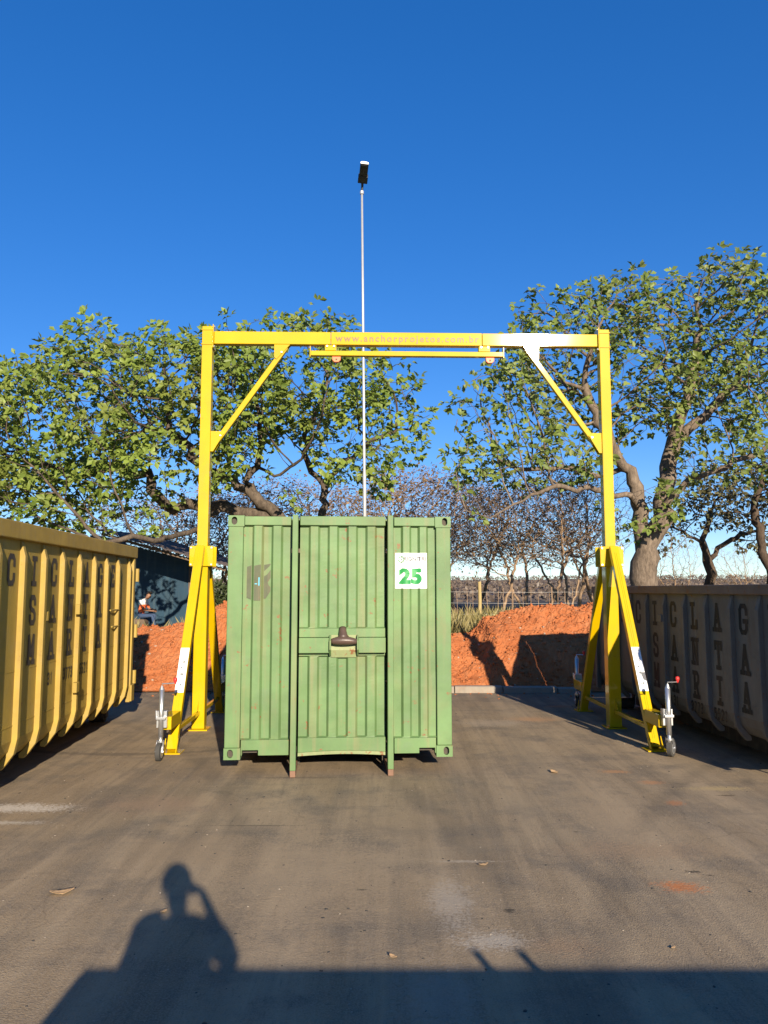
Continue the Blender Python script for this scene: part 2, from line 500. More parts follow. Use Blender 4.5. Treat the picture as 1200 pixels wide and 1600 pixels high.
# ------------------------------------------------------------------ mesh helpers
class MB:
    def __init__(s):
        s.v, s.f = [], []

    def add(s, verts, faces):
        o = len(s.v)
        s.v += [tuple(p) for p in verts]
        s.f += [tuple(i + o for i in f) for f in faces]
        return s

    def box(s, lo, hi):
        x0, y0, z0 = lo
        x1, y1, z1 = hi
        return s.add([(x0, y0, z0), (x1, y0, z0), (x1, y1, z0), (x0, y1, z0), (x0, y0, z1), (x1, y0, z1), (x1, y1, z1), (x0, y1, z1)],
                     [(0, 3, 2, 1), (4, 5, 6, 7), (0, 1, 5, 4), (1, 2, 6, 5), (2, 3, 7, 6), (3, 0, 4, 7)])

    def cbox(s, c, size):
        return s.box([c[i] - size[i] / 2 for i in range(3)], [c[i] + size[i] / 2 for i in range(3)])

    def bar(s, a, b, w, h, up=(0, 0, 1)):
        """rectangular bar from a to b; w across, h along 'up'"""
        a, b = Vector(a), Vector(b)
        d = (b - a).normalized()
        u = Vector(up)
        sd = d.cross(u).normalized()
        u = sd.cross(d).normalized()
        vs_ = []
        for p in (a, b):
            for (i, j) in ((-1, -1), (1, -1), (1, 1), (-1, 1)):
                vs_.append(p + sd * (i * w / 2) + u * (j * h / 2))
        return s.add(vs_, [(3, 2, 1, 0), (4, 5, 6, 7), (0, 1, 5, 4), (1, 2, 6, 5), (2, 3, 7, 6), (3, 0, 4, 7)])

    def prism(s, poly, a, b, axis):
        """polygon (2-D) extruded from a to b along axis 0/1/2"""
        n = len(poly)
        vs_ = []
        for t in (a, b):
            for (p, q) in poly:
                vs_.append({0: (t, p, q), 1: (p, t, q), 2: (p, q, t)}[axis])
        return s.add(vs_, [tuple(range(n))[::-1], tuple(range(n, 2 * n))] + [(i, (i + 1) % n, n + (i + 1) % n, n + i) for i in range(n)])

    def tube(s, pts, rad, sides=8, cap=True):
        pts = [Vector(p) for p in pts]
        if not isinstance(rad, (list, tuple)):
            rad = [rad] * len(pts)
        vs_, fs = [], []
        ref = None
        for i, p in enumerate(pts):
            d = (pts[min(i + 1, len(pts) - 1)] - pts[max(i - 1, 0)]).normalized()
            if ref is None:
                ref = d.orthogonal().normalized()
            ref = (ref - d * ref.dot(d))
            ref = ref.normalized() if ref.length > 1e-6 else d.orthogonal().normalized()
            q = d.cross(ref)
            for k in range(sides):
                an = 2 * math.pi * k / sides
                vs_.append(p + (ref * math.cos(an) + q * math.sin(an)) * rad[i])
        for i in range(len(pts) - 1):
            for k in range(sides):
                k2 = (k + 1) % sides
                fs.append((i * sides + k, i * sides + k2, (i + 1) * sides + k2, (i + 1) * sides + k))
        if cap:
            fs.append(tuple(range(sides))[::-1])
            fs.append(tuple((len(pts) - 1) * sides + k for k in range(sides)))
        return s.add(vs_, fs)

    def build(s, name, mat, parent=None, bevel=0.0, smooth=False, seg=2):
        me = bpy.data.meshes.new(name)
        me.from_pydata(s.v, [], s.f)
        me.update()
        o = bpy.data.objects.new(name, me)
        COL.objects.link(o)
        me.materials.append(M[mat] if isinstance(mat, str) else mat)
        if smooth:
            me.polygons.foreach_set('use_smooth', [True] * len(me.polygons))
        if bevel:
            b = o.modifiers.new('bevel', 'BEVEL')
            b.width = bevel
            b.segments = seg
            b.limit_method = 'ANGLE'
        if parent:
            o.parent = parent
        return o


def np_mesh(name, verts, tris, mat, parent=None, tone=None, quads=None, smooth=False):
    me = bpy.data.meshes.new(name)
    nv = len(verts)
    polys = tris if quads is None else quads
    k = polys.shape[1]
    me.vertices.add(nv)
    me.vertices.foreach_set('co', np.asarray(verts, np.float32).ravel())
    me.loops.add(polys.size)
    me.loops.foreach_set('vertex_index', polys.astype(np.int32).ravel())
    me.polygons.add(len(polys))
    me.polygons.foreach_set('loop_start', np.arange(0, polys.size, k, dtype=np.int32))
    me.polygons.foreach_set('loop_total', np.full(len(polys), k, np.int32))
    if smooth:
        me.polygons.foreach_set('use_smooth', np.ones(len(polys), bool))
    me.update(calc_edges=True)
    if tone is not None:
        a = me.attributes.new('tone', 'FLOAT', 'POINT')
        a.data.foreach_set('value', np.asarray(tone, np.float32))
    o = bpy.data.objects.new(name, me)
    COL.objects.link(o)
    me.materials.append(M[mat])
    if parent:
        o.parent = parent
    return o


def tag(o, label=None, cat=None, group=None, kind=None):
    if label: o['label'] = label
    if cat: o['category'] = cat
    if group: o['group'] = group
    if kind: o['kind'] = kind
    return o


def thing(name, label, cat, loc=(0, 0, 0), rotz=0.0, group=None):
    o = bpy.data.objects.new(name, None)
    o.empty_display_size = .2
    COL.objects.link(o)
    o.location = loc
    o.rotation_euler = (0, 0, rotz)
    return tag(o, label, cat, group)


def copy_part(o, parent, loc=None, rotz=None):
    c = o.copy()
    COL.objects.link(c)
    c.parent = parent
    if loc is not None: c.location = loc
    if rotz is not None: c.rotation_euler = (0, 0, rotz)
    return c


def text_mesh(name, body, size, mat, parent, loc, rot, offset=0.0, align='CENTER', space=1.0, sx=1.0):
    cu = bpy.data.curves.new(name, 'FONT')
    cu.body = body
    cu.size = size
    cu.offset = offset
    cu.align_x = align
    cu.align_y = 'CENTER'
    cu.space_character = space
    cu.resolution_u = 4
    tmp = bpy.data.objects.new('tmp', cu)
    COL.objects.link(tmp)
    dg = bpy.context.evaluated_depsgraph_get()
    me = bpy.data.meshes.new_from_object(tmp.evaluated_get(dg))
    bpy.data.objects.remove(tmp)
    bpy.data.curves.remove(cu)
    me.materials.clear()
    me.materials.append(M[mat])
    o = bpy.data.objects.new(name, me)
    COL.objects.link(o)
    o.parent = parent
    o.location = loc
    o.rotation_euler = rot
    o.scale = (sx, 1, 1)
    return o


# ------------------------------------------------------------------ the setting
YARD_END = 15.0


def sstep(a, b, x):
    t = max(0.0, min(1.0, (x - a) / (b - a)))
    return t * t * (3 - 2 * t)


def terr(x, y):
    if y < YARD_END + .2:
        return -.05
    pl = .62 + .33 * sstep(-3.5, 1.5, x)
    z = -.05 + (pl + .05) * sstep(YARD_END + .2, YARD_END + 2.4, y)
    z += .05 * mnoise.noise(Vector((x * .6, y * .6, 0)))
    if y > 60:
        z -= 1.2 * sstep(60, 130, y)
    if y > 130:
        k = sstep(130, 620, y)
        z += k * (10.5 + 2.6 * mnoise.noise(Vector((x * .006, 3.3, y * .002))) + 1.1 * mnoise.noise(Vector((x * .03, 1.3, y * .02))))
    return z


xs = sorted(set([-1800, -1200, -800, -500, -350, -250] + [i * 8 for i in range(-25, 26)] + [i * 1.0 for i in range(-24, 25)] + [250, 350, 500, 800, 1200, 1800]))
ys = [-400, -100, -30, 0, 8, 14, 15.0, 15.3] + [15.6 + .4 * i for i in range(26)] + [26 + 1.5 * i for i in range(20)] + [58 + 8 * i for i in range(12)] + [160 + 20 * i for i in range(24)] + [700, 900, 1200, 1600, 2500]
g = MB()
nx = len(xs)
for y in ys:
    for x in xs:
        g.v.append((x, y, terr(x, y)))
for j in range(len(ys) - 1):
    for i in range(nx - 1):
        g.f.append((j * nx + i, j * nx + i + 1, (j + 1) * nx + i + 1, (j + 1) * nx + i))
tag(g.build('ground', 'terrain', smooth=True), kind='structure')

# asphalt yard: gently uneven sheet
g = MB()
axs = [-60, -30, -15] + [-10 + .5 * i for i in range(41)] + [15, 30, 60]
ays = [-60, -30, -10, -4] + [-2 + .5 * i for i in range(33)] + [14.5, YARD_END - .02]
for y in ays:
    for x in axs:
        g.v.append((x, y, .004 * mnoise.noise(Vector((x * .35, y * .35, 5)))))
for j in range(len(ays) - 1):
    for i in range(len(axs) - 1):
        n_ = len(axs)
        g.f.append((j * n_ + i, j * n_ + i + 1, (j + 1) * n_ + i + 1, (j + 1) * n_ + i))
tag(g.build('asphalt_yard', 'asphalt', smooth=True), kind='structure')

# red soil bank with its clods
rnd = random.Random(11)


def crest(x):
    pts = [(-14, .95), (-6.2, 1.02), (-5.0, 1.05), (-4.2, 1.2), (-3.4, 1.62), (-1.5, 1.7), (.6, 1.45), (1.5, .95), (1.9, 1.05), (2.3, 1.36), (3.0, 1.45), (4.2, 1.58), (5.2, 1.72), (7, 1.6), (14, 1.4)]
    for (a, za), (b, zb) in zip(pts, pts[1:]):
        if a <= x <= b:
            return za + (zb - za) * sstep(a, b, x)
    return 1.2


def bank_z(x, y):
    c = crest(x)
    y0 = YARD_END + .10 + .06 * mnoise.noise(Vector((x * 1.2, 0, 0)))
    yc = 17.15 + .25 * mnoise.noise(Vector((x * .5, 3, 0)))
    if y <= yc:
        t = max(0, (y - y0) / (yc - y0))
        z = .02 + c * (1 - (1 - t) ** 1.55)
        k = min(1, t * 5)
    else:
        t = (y - yc) / 1.8
        z = .02 + c + (-.25 - c) * sstep(0, 1, t)
        k = 1 - .6 * min(1, t)
    p = Vector((x, y, z))
    n = .15 * mnoise.noise(p * 1.3) + .08 * mnoise.noise(p * 3.1)
    rough_ = .5 + .8 * max(0, mnoise.noise(p * .9 + Vector((0, 9, 0))) + .25)
    n += rough_ * (.05 * mnoise.noise(p * 7.3) + .042 * mnoise.noise(p * 13) + .022 * mnoise.noise(p * 25))
    return z + k * n


bx = [-14 + .25 * i for i in range(28)] + [-7 + .045 * i for i in range(290)] + [6.1 + .25 * i for i in range(32)]
by = [YARD_END + .02 + .042 * i for i in range(62)] + [17.7 + .15 * i for i in range(9)]
g = MB()
for y in by:
    for x in bx:
        j1, j2 = rnd.uniform(-.012, .012), rnd.uniform(-.01, .01)
        z = bank_z(x, y)
        g.v.append((x + j1, max(YARD_END + .01, y + j2), z if y > YARD_END + .05 else min(z, .012)))
n_ = len(bx)
for j in range(len(by) - 1):
    for i in range(n_ - 1):
        g.f.append((j * n_ + i, j * n_ + i + 1, (j + 1) * n_ + i + 1, (j + 1) * n_ + i))
tag(g.build('soil_bank', 'soil'), kind='structure')


def lumps(n, place, rmin, rmax, seed, mat, name, flat=.75):
    bm = bmesh.new()
    bmesh.ops.create_icosphere(bm, subdivisions=1, radius=1)
    tv = np.array([v.co[:] for v in bm.verts])
    tf = np.array([[v.index for v in f.verts] for f in bm.faces])
    bm.free()
    rr = np.random.RandomState(seed)
    V, F = [], []
    k = 0
    for _ in range(n):
        p = place(rr)
        if p is None:
            continue
        r = rmin + (rmax - rmin) * rr.rand() ** 3
        s = r * (0.7 + .6 * rr.rand(3)) * np.array([1, 1, flat])
        a = rr.rand() * 6.28
        v = tv * (1 + .28 * (rr.rand(len(tv), 1) - .5) * 2) * s
        ca, sa = math.cos(a), math.sin(a)
        v = np.stack([v[:, 0] * ca - v[:, 1] * sa, v[:, 0] * sa + v[:, 1] * ca, v[:, 2]], 1)
        V.append(v + np.array([p[0], p[1], p[2] + s[2] * .25]))
        F.append(tf + k)
        k += len(tv)
    return np_mesh(name, np.concatenate(V), np.concatenate(F), mat)


def place_clod(rr):
    x = rr.uniform(-6.8, 5.8)
    y = rr.uniform(YARD_END + .12, 17.5)
    if -2.6 < x < .7:
        return None
    return (x, y, bank_z(x, y))


tag(lumps(10000, place_clod, .005, .042, 3, 'soil', 'soil_clods'), 'loose red soil clods scattered over the bank', 'soil', kind='stuff')


def place_foot(rr):
    x = rr.uniform(-6.5, 5.5)
    y = YARD_END - abs(rr.normal(0, .35)) + .05
    return (x, min(y, YARD_END + .1), 0.0)


M['stone'] = plain('pale_stone', (.36, .27, .20), .9, 0, .3, 8)
tag(lumps(420, place_clod, .006, .034, 15, 'stone', 'stones'), 'pale stones and dry lumps scattered in the red bank', 'stones', kind='stuff')
tag(lumps(260, place_foot, .006, .03, 5, 'soil', 'soil_crumbs'), 'red soil crumbs spilt along the foot of the bank', 'soil', kind='stuff')


def place_grit(rr):
    y = 2.6 + 11 * rr.rand() ** 1.4
    x = rr.uniform(-.56, .56) * (y + 1)
    return (x, y, 0.0)


M['grit'] = plain('pale_grit', (.30, .25, .19), .85, 0, .3, 3)
M['grit_dark'] = plain('dark_grit', (.05, .045, .04), .85, 0, .3, 3)
tag(lumps(1100, place_grit, .0014, .008, 8, 'grit', 'pale_grit', .5), 'pale grit lying over the asphalt yard', 'grit', kind='stuff')
tag(lumps(1100, place_grit, .0016, .012, 9, 'grit_dark', 'dark_grit', .4), 'dark crumbs of tar lying over the asphalt yard', 'grit', kind='stuff')

# concrete kerb at the foot of the bank
kerb = MB().prism([(YARD_END - .12, -.02), (YARD_END - .115, .105), (YARD_END - .09, .125), (YARD_END + .06, .125), (YARD_END + .06, -.02)], 1.35, 2.26, 0).build('kerb', 'concrete', bevel=.008)
tag(kerb, kind='structure')
MB().prism([(YARD_END - .115, -.02), (YARD_END - .11, .10), (YARD_END - .085, .115), (YARD_END + .06, .115), (YARD_END + .06, -.02)], 2.275, 3.3, 0).build('kerb_stone', 'concrete', kerb, .008)
MB().prism([(YARD_END - .10, -.02), (YARD_END - .09, .075), (YARD_END + .06, .095), (YARD_END + .06, -.02)], 3.32, 3.95, 0).build('kerb_stone', 'concrete', kerb, .008)
MB().prism([(YARD_END - .12, -.02), (YARD_END - .115, .10), (YARD_END - .09, .12), (YARD_END + .06, .12), (YARD_END + .06, -.02)], .1, 1.335, 0).build('kerb_stone', 'concrete', kerb, .008)

# ------------------------------------------------------------------ stencil letters
GL = {
    'C': [[(.95, .70), (.95, .86), (.76, 1), (.26, 1), (.06, .84), (.06, .16), (.26, 0), (.76, 0), (.95, .14), (.95, .30)]],
    'G': [[(.95, .72), (.95, .86), (.76, 1), (.26, 1), (.06, .84), (.06, .16), (.26, 0), (.74, 0), (.92, .12), (.92, .42)], [(.58, .42), (1.02, .42)]],
    'I': [[(.5, 0), (.5, 1)], [(.2, 0), (.8, 0)], [(.2, 1), (.8, 1)]],
    'L': [[(.3, 0), (.3, 1)], [(.06, 1), (.56, 1)], [(.06, 0), (.96, 0)], [(.94, .02), (.94, .26)]],
    'A': [[(.1, 0), (.5, 1)], [(.9, 0), (.5, 1)], [(.27, .34), (.73, .34)], [(-.06, 0), (.30, 0)], [(.70, 0), (1.06, 0)]],
    'E': [[(.25, 0), (.25, 1)], [(.05, 1), (.92, 1)], [(.05, 0), (.92, 0)], [(.25, .5), (.68, .5)], [(.92, 1), (.92, .80)], [(.92, 0), (.92, .20)]],
    'S': [[(.9, .76), (.9, .88), (.72, 1), (.28, 1), (.1, .87), (.1, .66), (.28, .54), (.72, .46), (.9, .34), (.9, .13), (.72, 0), (.28, 0), (.1, .12), (.1, .24)]],
    'N': [[(.16, 0), (.16, 1)], [(.16, 1), (.84, 0)], [(.84, 0), (.84, 1)], [(-.02, 0), (.36, 0)], [(.64, 1), (1.02, 1)], [(-.02, 1), (.2, 1)]],
    'T': [[(.5, 0), (.5, 1)], [(.04, 1), (.96, 1)], [(.06, 1), (.06, .78)], [(.94, 1), (.94, .78)], [(.26, 0), (.74, 0)]],
    'M': [[(.1, 0), (.1, 1)], [(.1, 1), (.5, .3)], [(.5, .3), (.9, 1)], [(.9, 1), (.9, 0)], [(-.06, 0), (.28, 0)], [(.72, 0), (1.06, 0)]],
    'R': [[(.22, 0), (.22, 1)], [(.05, 1), (.68, 1), (.88, .88), (.88, .64), (.68, .52), (.22, .52)], [(.55, .52), (.88, 0)], [(.05, 0), (.42, 0)], [(.72, 0), (1.02, 0)]],
    '1': [[(.3, .85), (.55, 1), (.55, 0)]],
    '2': [[(.1, .8), (.25, 1), (.75, 1), (.9, .82), (.9, .62), (.1, 0), (.92, 0)]],
    '3': [[(.1, .86), (.25, 1), (.75, 1), (.9, .85), (.9, .65), (.72, .53), (.4, .53)], [(.72, .53), (.9, .4), (.9, .15), (.75, 0), (.25, 0), (.1, .14)]],
    '5': [[(.88, 1), (.15, 1), (.15, .56), (.72, .56), (.9, .42), (.9, .15), (.72, 0), (.25, 0), (.1, .12)]],
    '7': [[(.08, 1), (.92, 1), (.45, 0)]],
}


def glyph(ch, w, h, th):
    """flat strokes in the x-z plane, centred on x, z from 0 to h"""
    mb = MB()
    k = 0
    for line in GL[ch]:
        pts = [Vector(((x - .5) * (w - th), z * (h - th) + th / 2)) for x, z in line]
        n = len(pts)
        L, Rr = [], []
        for i, p in enumerate(pts):
            d0 = (pts[i] - pts[i - 1]).normalized() if i > 0 else None
            d1 = (pts[i + 1] - pts[i]).normalized() if i < n - 1 else None
            d = ((d0 or d1) + (d1 or d0)).normalized()
            nn = Vector((-d.y, d.x))
            ref = d1 or d0
            m = 1 / max(.55, nn.dot(Vector((-ref.y, ref.x))))
            e = Vector((0, 0))
            if i == 0: e = -d * th * .45
            if i == n - 1: e = d * th * .45
            L.append(p + e + nn * th / 2 * m)
            Rr.append(p + e - nn * th / 2 * m)
        y = k * .0006
        vs_ = [(q.x, -y, q.y) for q in L] + [(q.x, -y, q.y) for q in Rr]
        mb.add(vs_, [(i, i + n, i + n + 1, i + 1) for i in range(n - 1)])
        k += 1
    return mb


# ------------------------------------------------------------------ roll-off bins
AX = R(4.03)                          # the bins and the green container stand turned this much


def make_bin(name, label, side, d_face, s0, s1, ztop, zbot, rib_s, mat, railmat, letmat, rows, phone, letter_h, rail_h, rows_z):
    """side -1: stands left of the camera, its right face towards us; side +1: the other way round.
    local x = outward from the face towards the yard, local y = along the bin (away from camera)"""
    W = 2.35
    # base centre in world
    ca, sa = math.cos(AX), math.sin(AX)
    lx = side * (d_face + W / 2)
    ly = (s0 + s1) / 2
    root = thing(name, label, 'waste bin', (lx * ca - ly * sa, lx * sa + ly * ca, 0), AX, 'roll-off waste bins')
    o = -side                         # outward direction of the visible face in local x
    fx = o * W / 2                    # x of the outer panel surface
    L0, L1 = s0 - ly, s1 - ly
    t = .006

    def wall_profile(sg):
        # x outward sg, curve under at the bottom
        x = sg * W / 2
        pr = [(x, ztop - .02), (x, zbot + .26), (x - sg * .03, zbot + .16), (x - sg * .10, zbot + .07), (x - sg * .22, zbot + .02)]
        inn = [(x - sg * .22, zbot + .05), (x - sg * .11, zbot + .10), (x - sg * .045, zbot + .18), (x - sg * .02, zbot + .27), (x - sg * .02, ztop - .02)]
        return pr + inn
    for sg in (o, -o):
        w = MB().prism(wall_profile(sg), L0, L1, 1).build('side_wall', mat, root)
    xi = W / 2 - .21
    MB().box((-xi, L0 + .01, zbot + .021), (xi, L1 - .01, zbot + .045)).build('floor_plate', mat, root)
    for (a, b) in ((L0 - .004, L0 + .03), (L1 - .03, L1 + .004)):
        MB().box((-W / 2 + .03, a, zbot + .06), (W / 2 - .03, b, ztop - .03)).build('end_wall', mat, root)
    # top rail
    rp = .062
    for sg in (o, -o):
        x0, x1 = sorted((sg * (W / 2 - .05), sg * (W / 2 + rp)))
        MB().box((x0, L0 - .05, ztop - rail_h), (x1, L1 + .05, ztop)).build('top_rail', railmat, root, .01)
    for a, b in ((L0 - .05, L0 + .07), (L1 - .07, L1 + .05)):
        MB().box((-W / 2 + .055, a, ztop - rail_h + .004), (W / 2 - .055, b, ztop - .004)).build('top_rail', railmat, root, .01)
    # ribs
    def rib(sg):
        x = sg * W / 2
        d = .055
        pr = [(x - sg * .004, ztop - rail_h - .004), (x + sg * .012, ztop - rail_h - .004), (x + sg * d, ztop - rail_h - .16), (x + sg * d, zbot + .28),
              (x + sg * (d - .03), zbot + .13), (x + sg * (d - .10), zbot + .03), (x - sg * .09, zbot - .02), (x - sg * .14, zbot - .015),
              (x - sg * .14, zbot + .03), (x - sg * .10, zbot + .066), (x - sg * .03, zbot + .156), (x - sg * .004, zbot + .26)]
        return MB().prism(pr, -.032, .032, 1)
    ribm = rib(o).build('rib', mat, root, .006)
    first = True
    rj = random.Random(5)
    for s in rib_s:
        if first:
            ribm.location = (0, s - ly, 0)
            first = False
        else:
            rc = copy_part(ribm, root, (0, s - ly + rj.uniform(-.012, .012), 0))
            rc.rotation_euler = (rj.uniform(-.007, .007), 0, rj.uniform(-.02, .02) * .2)
    rib2 = rib(-o).build('rib', mat, root)
    rib2.location = (0, rib_s[0] - ly, 0)
    for s in rib_s[1::2]:
        copy_part(rib2, root, (0, s - ly, 0))
    # end posts
    for y_, n in ((L1 - .055, 1), (L0 + .055, 1)):
        x0, x1 = sorted((fx - o * .02, fx + o * .050))
        MB().box((x0, y_ - .05, zbot + .02), (x1, y_ + .05, ztop - rail_h - .003)).build('end_post', mat, root, .008)
    # weld seam along the panels
    x0, x1 = sorted((fx, fx + o * .004))
    MB().box((x0, L0 + .12, zbot + .40), (x1, L1 - .12, zbot + .412)).build('weld_seam', mat, root)
    x0, x1 = sorted((fx, fx + o * .003))
    MB().box((x0, L0 + .12, zbot + .92), (x1, L1 - .12, zbot + .928)).build('weld_seam', mat, root)
    # skid rails and rollers
    for sx in (-.53, .53):
        MB().box((sx - .05, L0 + .1, .03), (sx + .05, L1 - .1, zbot + .018)).build('skid_rail', 'dark_steel', root, .006)
    for sx in (-.8, .8):
        for y_ in (L0 + .25, L1 - .25):
            MB().tube([(sx - .11, y_, .085), (sx + .11, y_, .085)], .085, 16).build('roller', 'dark_steel', root)
            MB().box((sx - .135, y_ - .05, .06), (sx - .115, y_ + .05, zbot + .018)).build('roller_bracket', 'dark_steel', root)
            MB().box((sx + .115, y_ - .05, .06), (sx + .135, y_ + .05, zbot + .018)).build('roller_bracket', 'dark_steel', root)
    # lettering, one letter between each pair of ribs
    rot = math.pi / 2 if o > 0 else -math.pi / 2
    cache = {}

    def put(ch, s, z, w, h, th):
        key = (ch, h)
        if key not in cache:
            l = glyph(ch, w, h, th).build('letter', letmat, root)
            cache[key] = l
        else:
            l = copy_part(cache[key], root)
        l.location = (fx + o * .0035, s - ly, z)
        l.rotation_euler = (0, 0, rot)
    for (word, s_list), z in zip(rows, rows_z):
        for ch, s in zip(word, s_list):
            put(ch, s, z, .20, letter_h, .052)
    for (word, s), z in phone:
        dirn = 1 if o > 0 else -1
        for i, ch in enumerate(word):
            put(ch, s + dirn * (i - (len(word) - 1) / 2) * .082, z, .066, .135, .02)
    return root, fx, o, ly, L0, L1


ribsL = [6.69 + .58 * k for k in range(10)]
cen = lambda k: 7.27 + .36 + .58 * k
rows = [('RECICLAGE', [cen(k) for k in range(-2, 7)]), ('SANTA', [cen(k) for k in range(1, 6)]), ('MARIA', [cen(k) for k in range(1, 6)])]
binL, fx, o, ly, L0, L1 = make_bin('waste_bin', 'tall sunlit yellow ribbed waste bin with grey stencilled lettering', -1, 3.055, 6.15, 12.2, 2.61, .24, ribsL,
                                   'bin_yellow', 'bin_rail', 'stencil', rows, [(('31', cen(2)), .92), (('3773', cen(3)), .92), (('5521', cen(4)), .92)], .31, .17, [1.99, 1.59, 1.19])
# hinges at the far end and lock boxes on the ribs
for z in (2.18, 1.32, .62):
    MB().tube([(fx + .05, L1 + .09, z - .10), (fx + .05, L1 + .09, z + .10)], .032, 10).build('hinge', 'bin_yellow', binL)
    MB().box((fx - .03, L1 + .005, z - .08), (fx + .03, L1 + .11, z + .06)).build('hinge_plate', 'bin_yellow', binL, .005)
MB().box((fx + .051, L1 - .16, .28), (fx + .085, L1 - .005, .52)).build('corner_gusset', 'bin_yellow', binL, .006)
for (s, z) in ((9.59, 1.72), (9.59, .80)):
    MB().box((fx + .03, s - ly - .13, z - .06), (fx + .085, s - ly - .03, z + .06)).build('lock_box', 'bin_yellow', binL, .006)
MB().box((fx + .003, 8.47 - ly + .03, 1.62), (fx + .05, 8.47 - ly + .09, 1.72)).build('lock_box', 'bin_yellow', binL, .006)
MB().box((fx + .003, 8.47 - ly + .04, .62), (fx + .03, 8.47 - ly + .09, .76)).build('lock_box', 'bin_yellow', binL, .006)
for (a, b, z) in ((11.05, 11.33, 1.44), (10.95, 11.30, 1.67)):
    MB().tube([(fx + .03, a - ly, z), (fx + .05, b - ly, z)], .012, 6).build('tie_bar', 'bin_yellow', binL)

ribsR = [7.89 + .58 * k for k in range(9)]
cr = lambda k: 8.25 + .58 * k
rowsR = [('ECICLAGE', [cr(6 - k) for k in range(8)]), ('SANTA', [cr(4 - k) for k in range(5)]), ('MARIA', [cr(4 - k) for k in range(5)])]
binR, fx2, o2, ly2, L02, L12 = make_bin('waste_bin', 'low shaded grey waste bin with black stencilled lettering behind the gantry leg', 1, 4.555, 7.35, 12.95, 2.01, .30, ribsR,
                                        'bin_grey', 'bin_grey_rail', 'stencil_dark', rowsR, [(('31', cr(3) + .0), .44), (('3773', cr(2)), .44), (('5521', cr(1)), .44)], .34, .11, [1.46, 1.02, .61])
MB().box((fx2 - .075, cr(4) - ly2 - .36, 1.52), (fx2 - .02, cr(4) - ly2 - .24, 1.62)).build('lock_box', 'bin_grey', binR, .006)

# ------------------------------------------------------------------ green container
cc = Vector((-.477, 8.40, .167))
cont = thing('shipping_container', 'pale green steel container with hook frame and number 25 sign', 'container', cc, AX)
CW, CHh, CL = 2.438, 2.591, 6.0


def corrug(x0, x1, z0, z1, n, depth, y, first_out=True):
    """corrugated sheet with closed flat ends; n flats alternate out / in"""
    mb = MB()
    sl_ = .012
    w = (x1 - x0) / n
    prof = []
    for i in range(n):
        yy = y if (i % 2 == 0) == first_out else y + depth
        prof += [(x0 + i * w + (sl_ if i else 0), yy), (x0 + (i + 1) * w - (sl_ if i < n - 1 else 0), yy)]
    nr = 26
    zs = [z0] + [z0 + .012 + (z1 - z0 - .024) * q / nr for q in range(nr + 1)] + [z1]
    for j, z in enumerate(zs):
        for (x, yy) in prof:
            dent = .0055 * mnoise.noise(Vector((x * 5, 1.7, z * 2.6))) + .003 * mnoise.noise(Vector((x * 13, 4.7, z * 9)))
            mb.v.append((x, y if j in (0, len(zs) - 1) else yy + dent, z))
    k = len(prof)
    for j in range(len(zs) - 1):
        for i in range(k - 1):
            mb.f.append((j * k + i, j * k + i + 1, (j + 1) * k + i + 1, (j + 1) * k + i))
    return mb


# frame
for sx in (-1, 1):
    a, b = sorted((sx * (CW / 2 - .004), sx * (CW / 2 - .165)))
    MB().box((a, .004, .12), (b, .16, CHh - .12)).build('corner_post', 'green', cont, .008)
    MB().box((a, CL - .16, .12), (b, CL - .004, CHh - .12)).build('corner_post', 'green', cont, .008)
    for z0 in (0, CHh - .119):
        a, b = sorted((sx * CW / 2, sx * (CW / 2 - .175)))
        # front casting: a block with an oval hole
        bm = bmesh.new()
        n = 20
        cx, cz = (a + b) / 2 + sx * .02, z0 + .062
        outer = []
        hole = []
        for k in range(n):
            an = 2 * math.pi * k / n
            ca, sa = math.cos(an), math.sin(an)
            hole.append((cx + .031 * ca, cz + .036 * sa + (.008 if sa > 0 else -.008)))
            # project to rectangle
            tx = ((b if ca > 0 else a) - cx) / ca if abs(ca) > 1e-6 else 1e9
            tz = ((z0 + .119 if sa > 0 else z0) - cz) / sa if abs(sa) > 1e-6 else 1e9
            tt = min(tx, tz)
            outer.append((cx + ca * tt, cz + sa * tt))
        corners = [(a, z0), (b, z0), (b, z0 + .119), (a, z0 + .119)]
        for c_ in corners:
            kbest = min(range(n), key=lambda q: (outer[q][0] - c_[0]) ** 2 + (outer[q][1] - c_[1]) ** 2)
            outer[kbest] = c_
        mb = MB()
        for y in (-.004, .17):
            mb.v += [(x, y, z) for x, z in outer]
        mb.v += [(x, -.004, z) for x, z in hole] + [(x, .05, z) for x, z in hole]
        for k in range(n):
            k2 = (k + 1) % n
            mb.f.append((k, k2, 2 * n + k2, 2 * n + k))
            mb.f.append((2 * n + k, 2 * n + k2, 3 * n + k2, 3 * n + k))
            mb.f.append((n + k, n + k2, k2, k))
        mb.f.append(tuple(range(n, 2 * n)))
        bm.free()
        mb.build('corner_casting', 'green', cont)
        MB().box((cx - .034, .05, cz - .048), (cx + .034, .055, cz + .048)).build('casting_pocket', 'dark_steel', cont)
        MB().box((a, CL - .17, z0), (b, CL + .004, z0 + .119)).build('corner_casting', 'green', cont, .006)
RX = .045
UX = (-.488, .542)                    # centres of the two uprights of the hook frame
MB().box((-CW / 2 + .178, .002, CHh - .105), (UX[0] - RX - .003, .12, CHh - .008)).build('top_rail', 'green', cont, .006)
MB().box((UX[0] + RX + .003, -.02, CHh - .105), (UX[1] - RX - .003, .12, CHh - .004)).build('top_rail', 'green', cont, .006)
MB().box((UX[1] + RX + .003, .002, CHh - .105), (CW / 2 - .178, .12, CHh - .008)).build('top_rail', 'green', cont, .006)
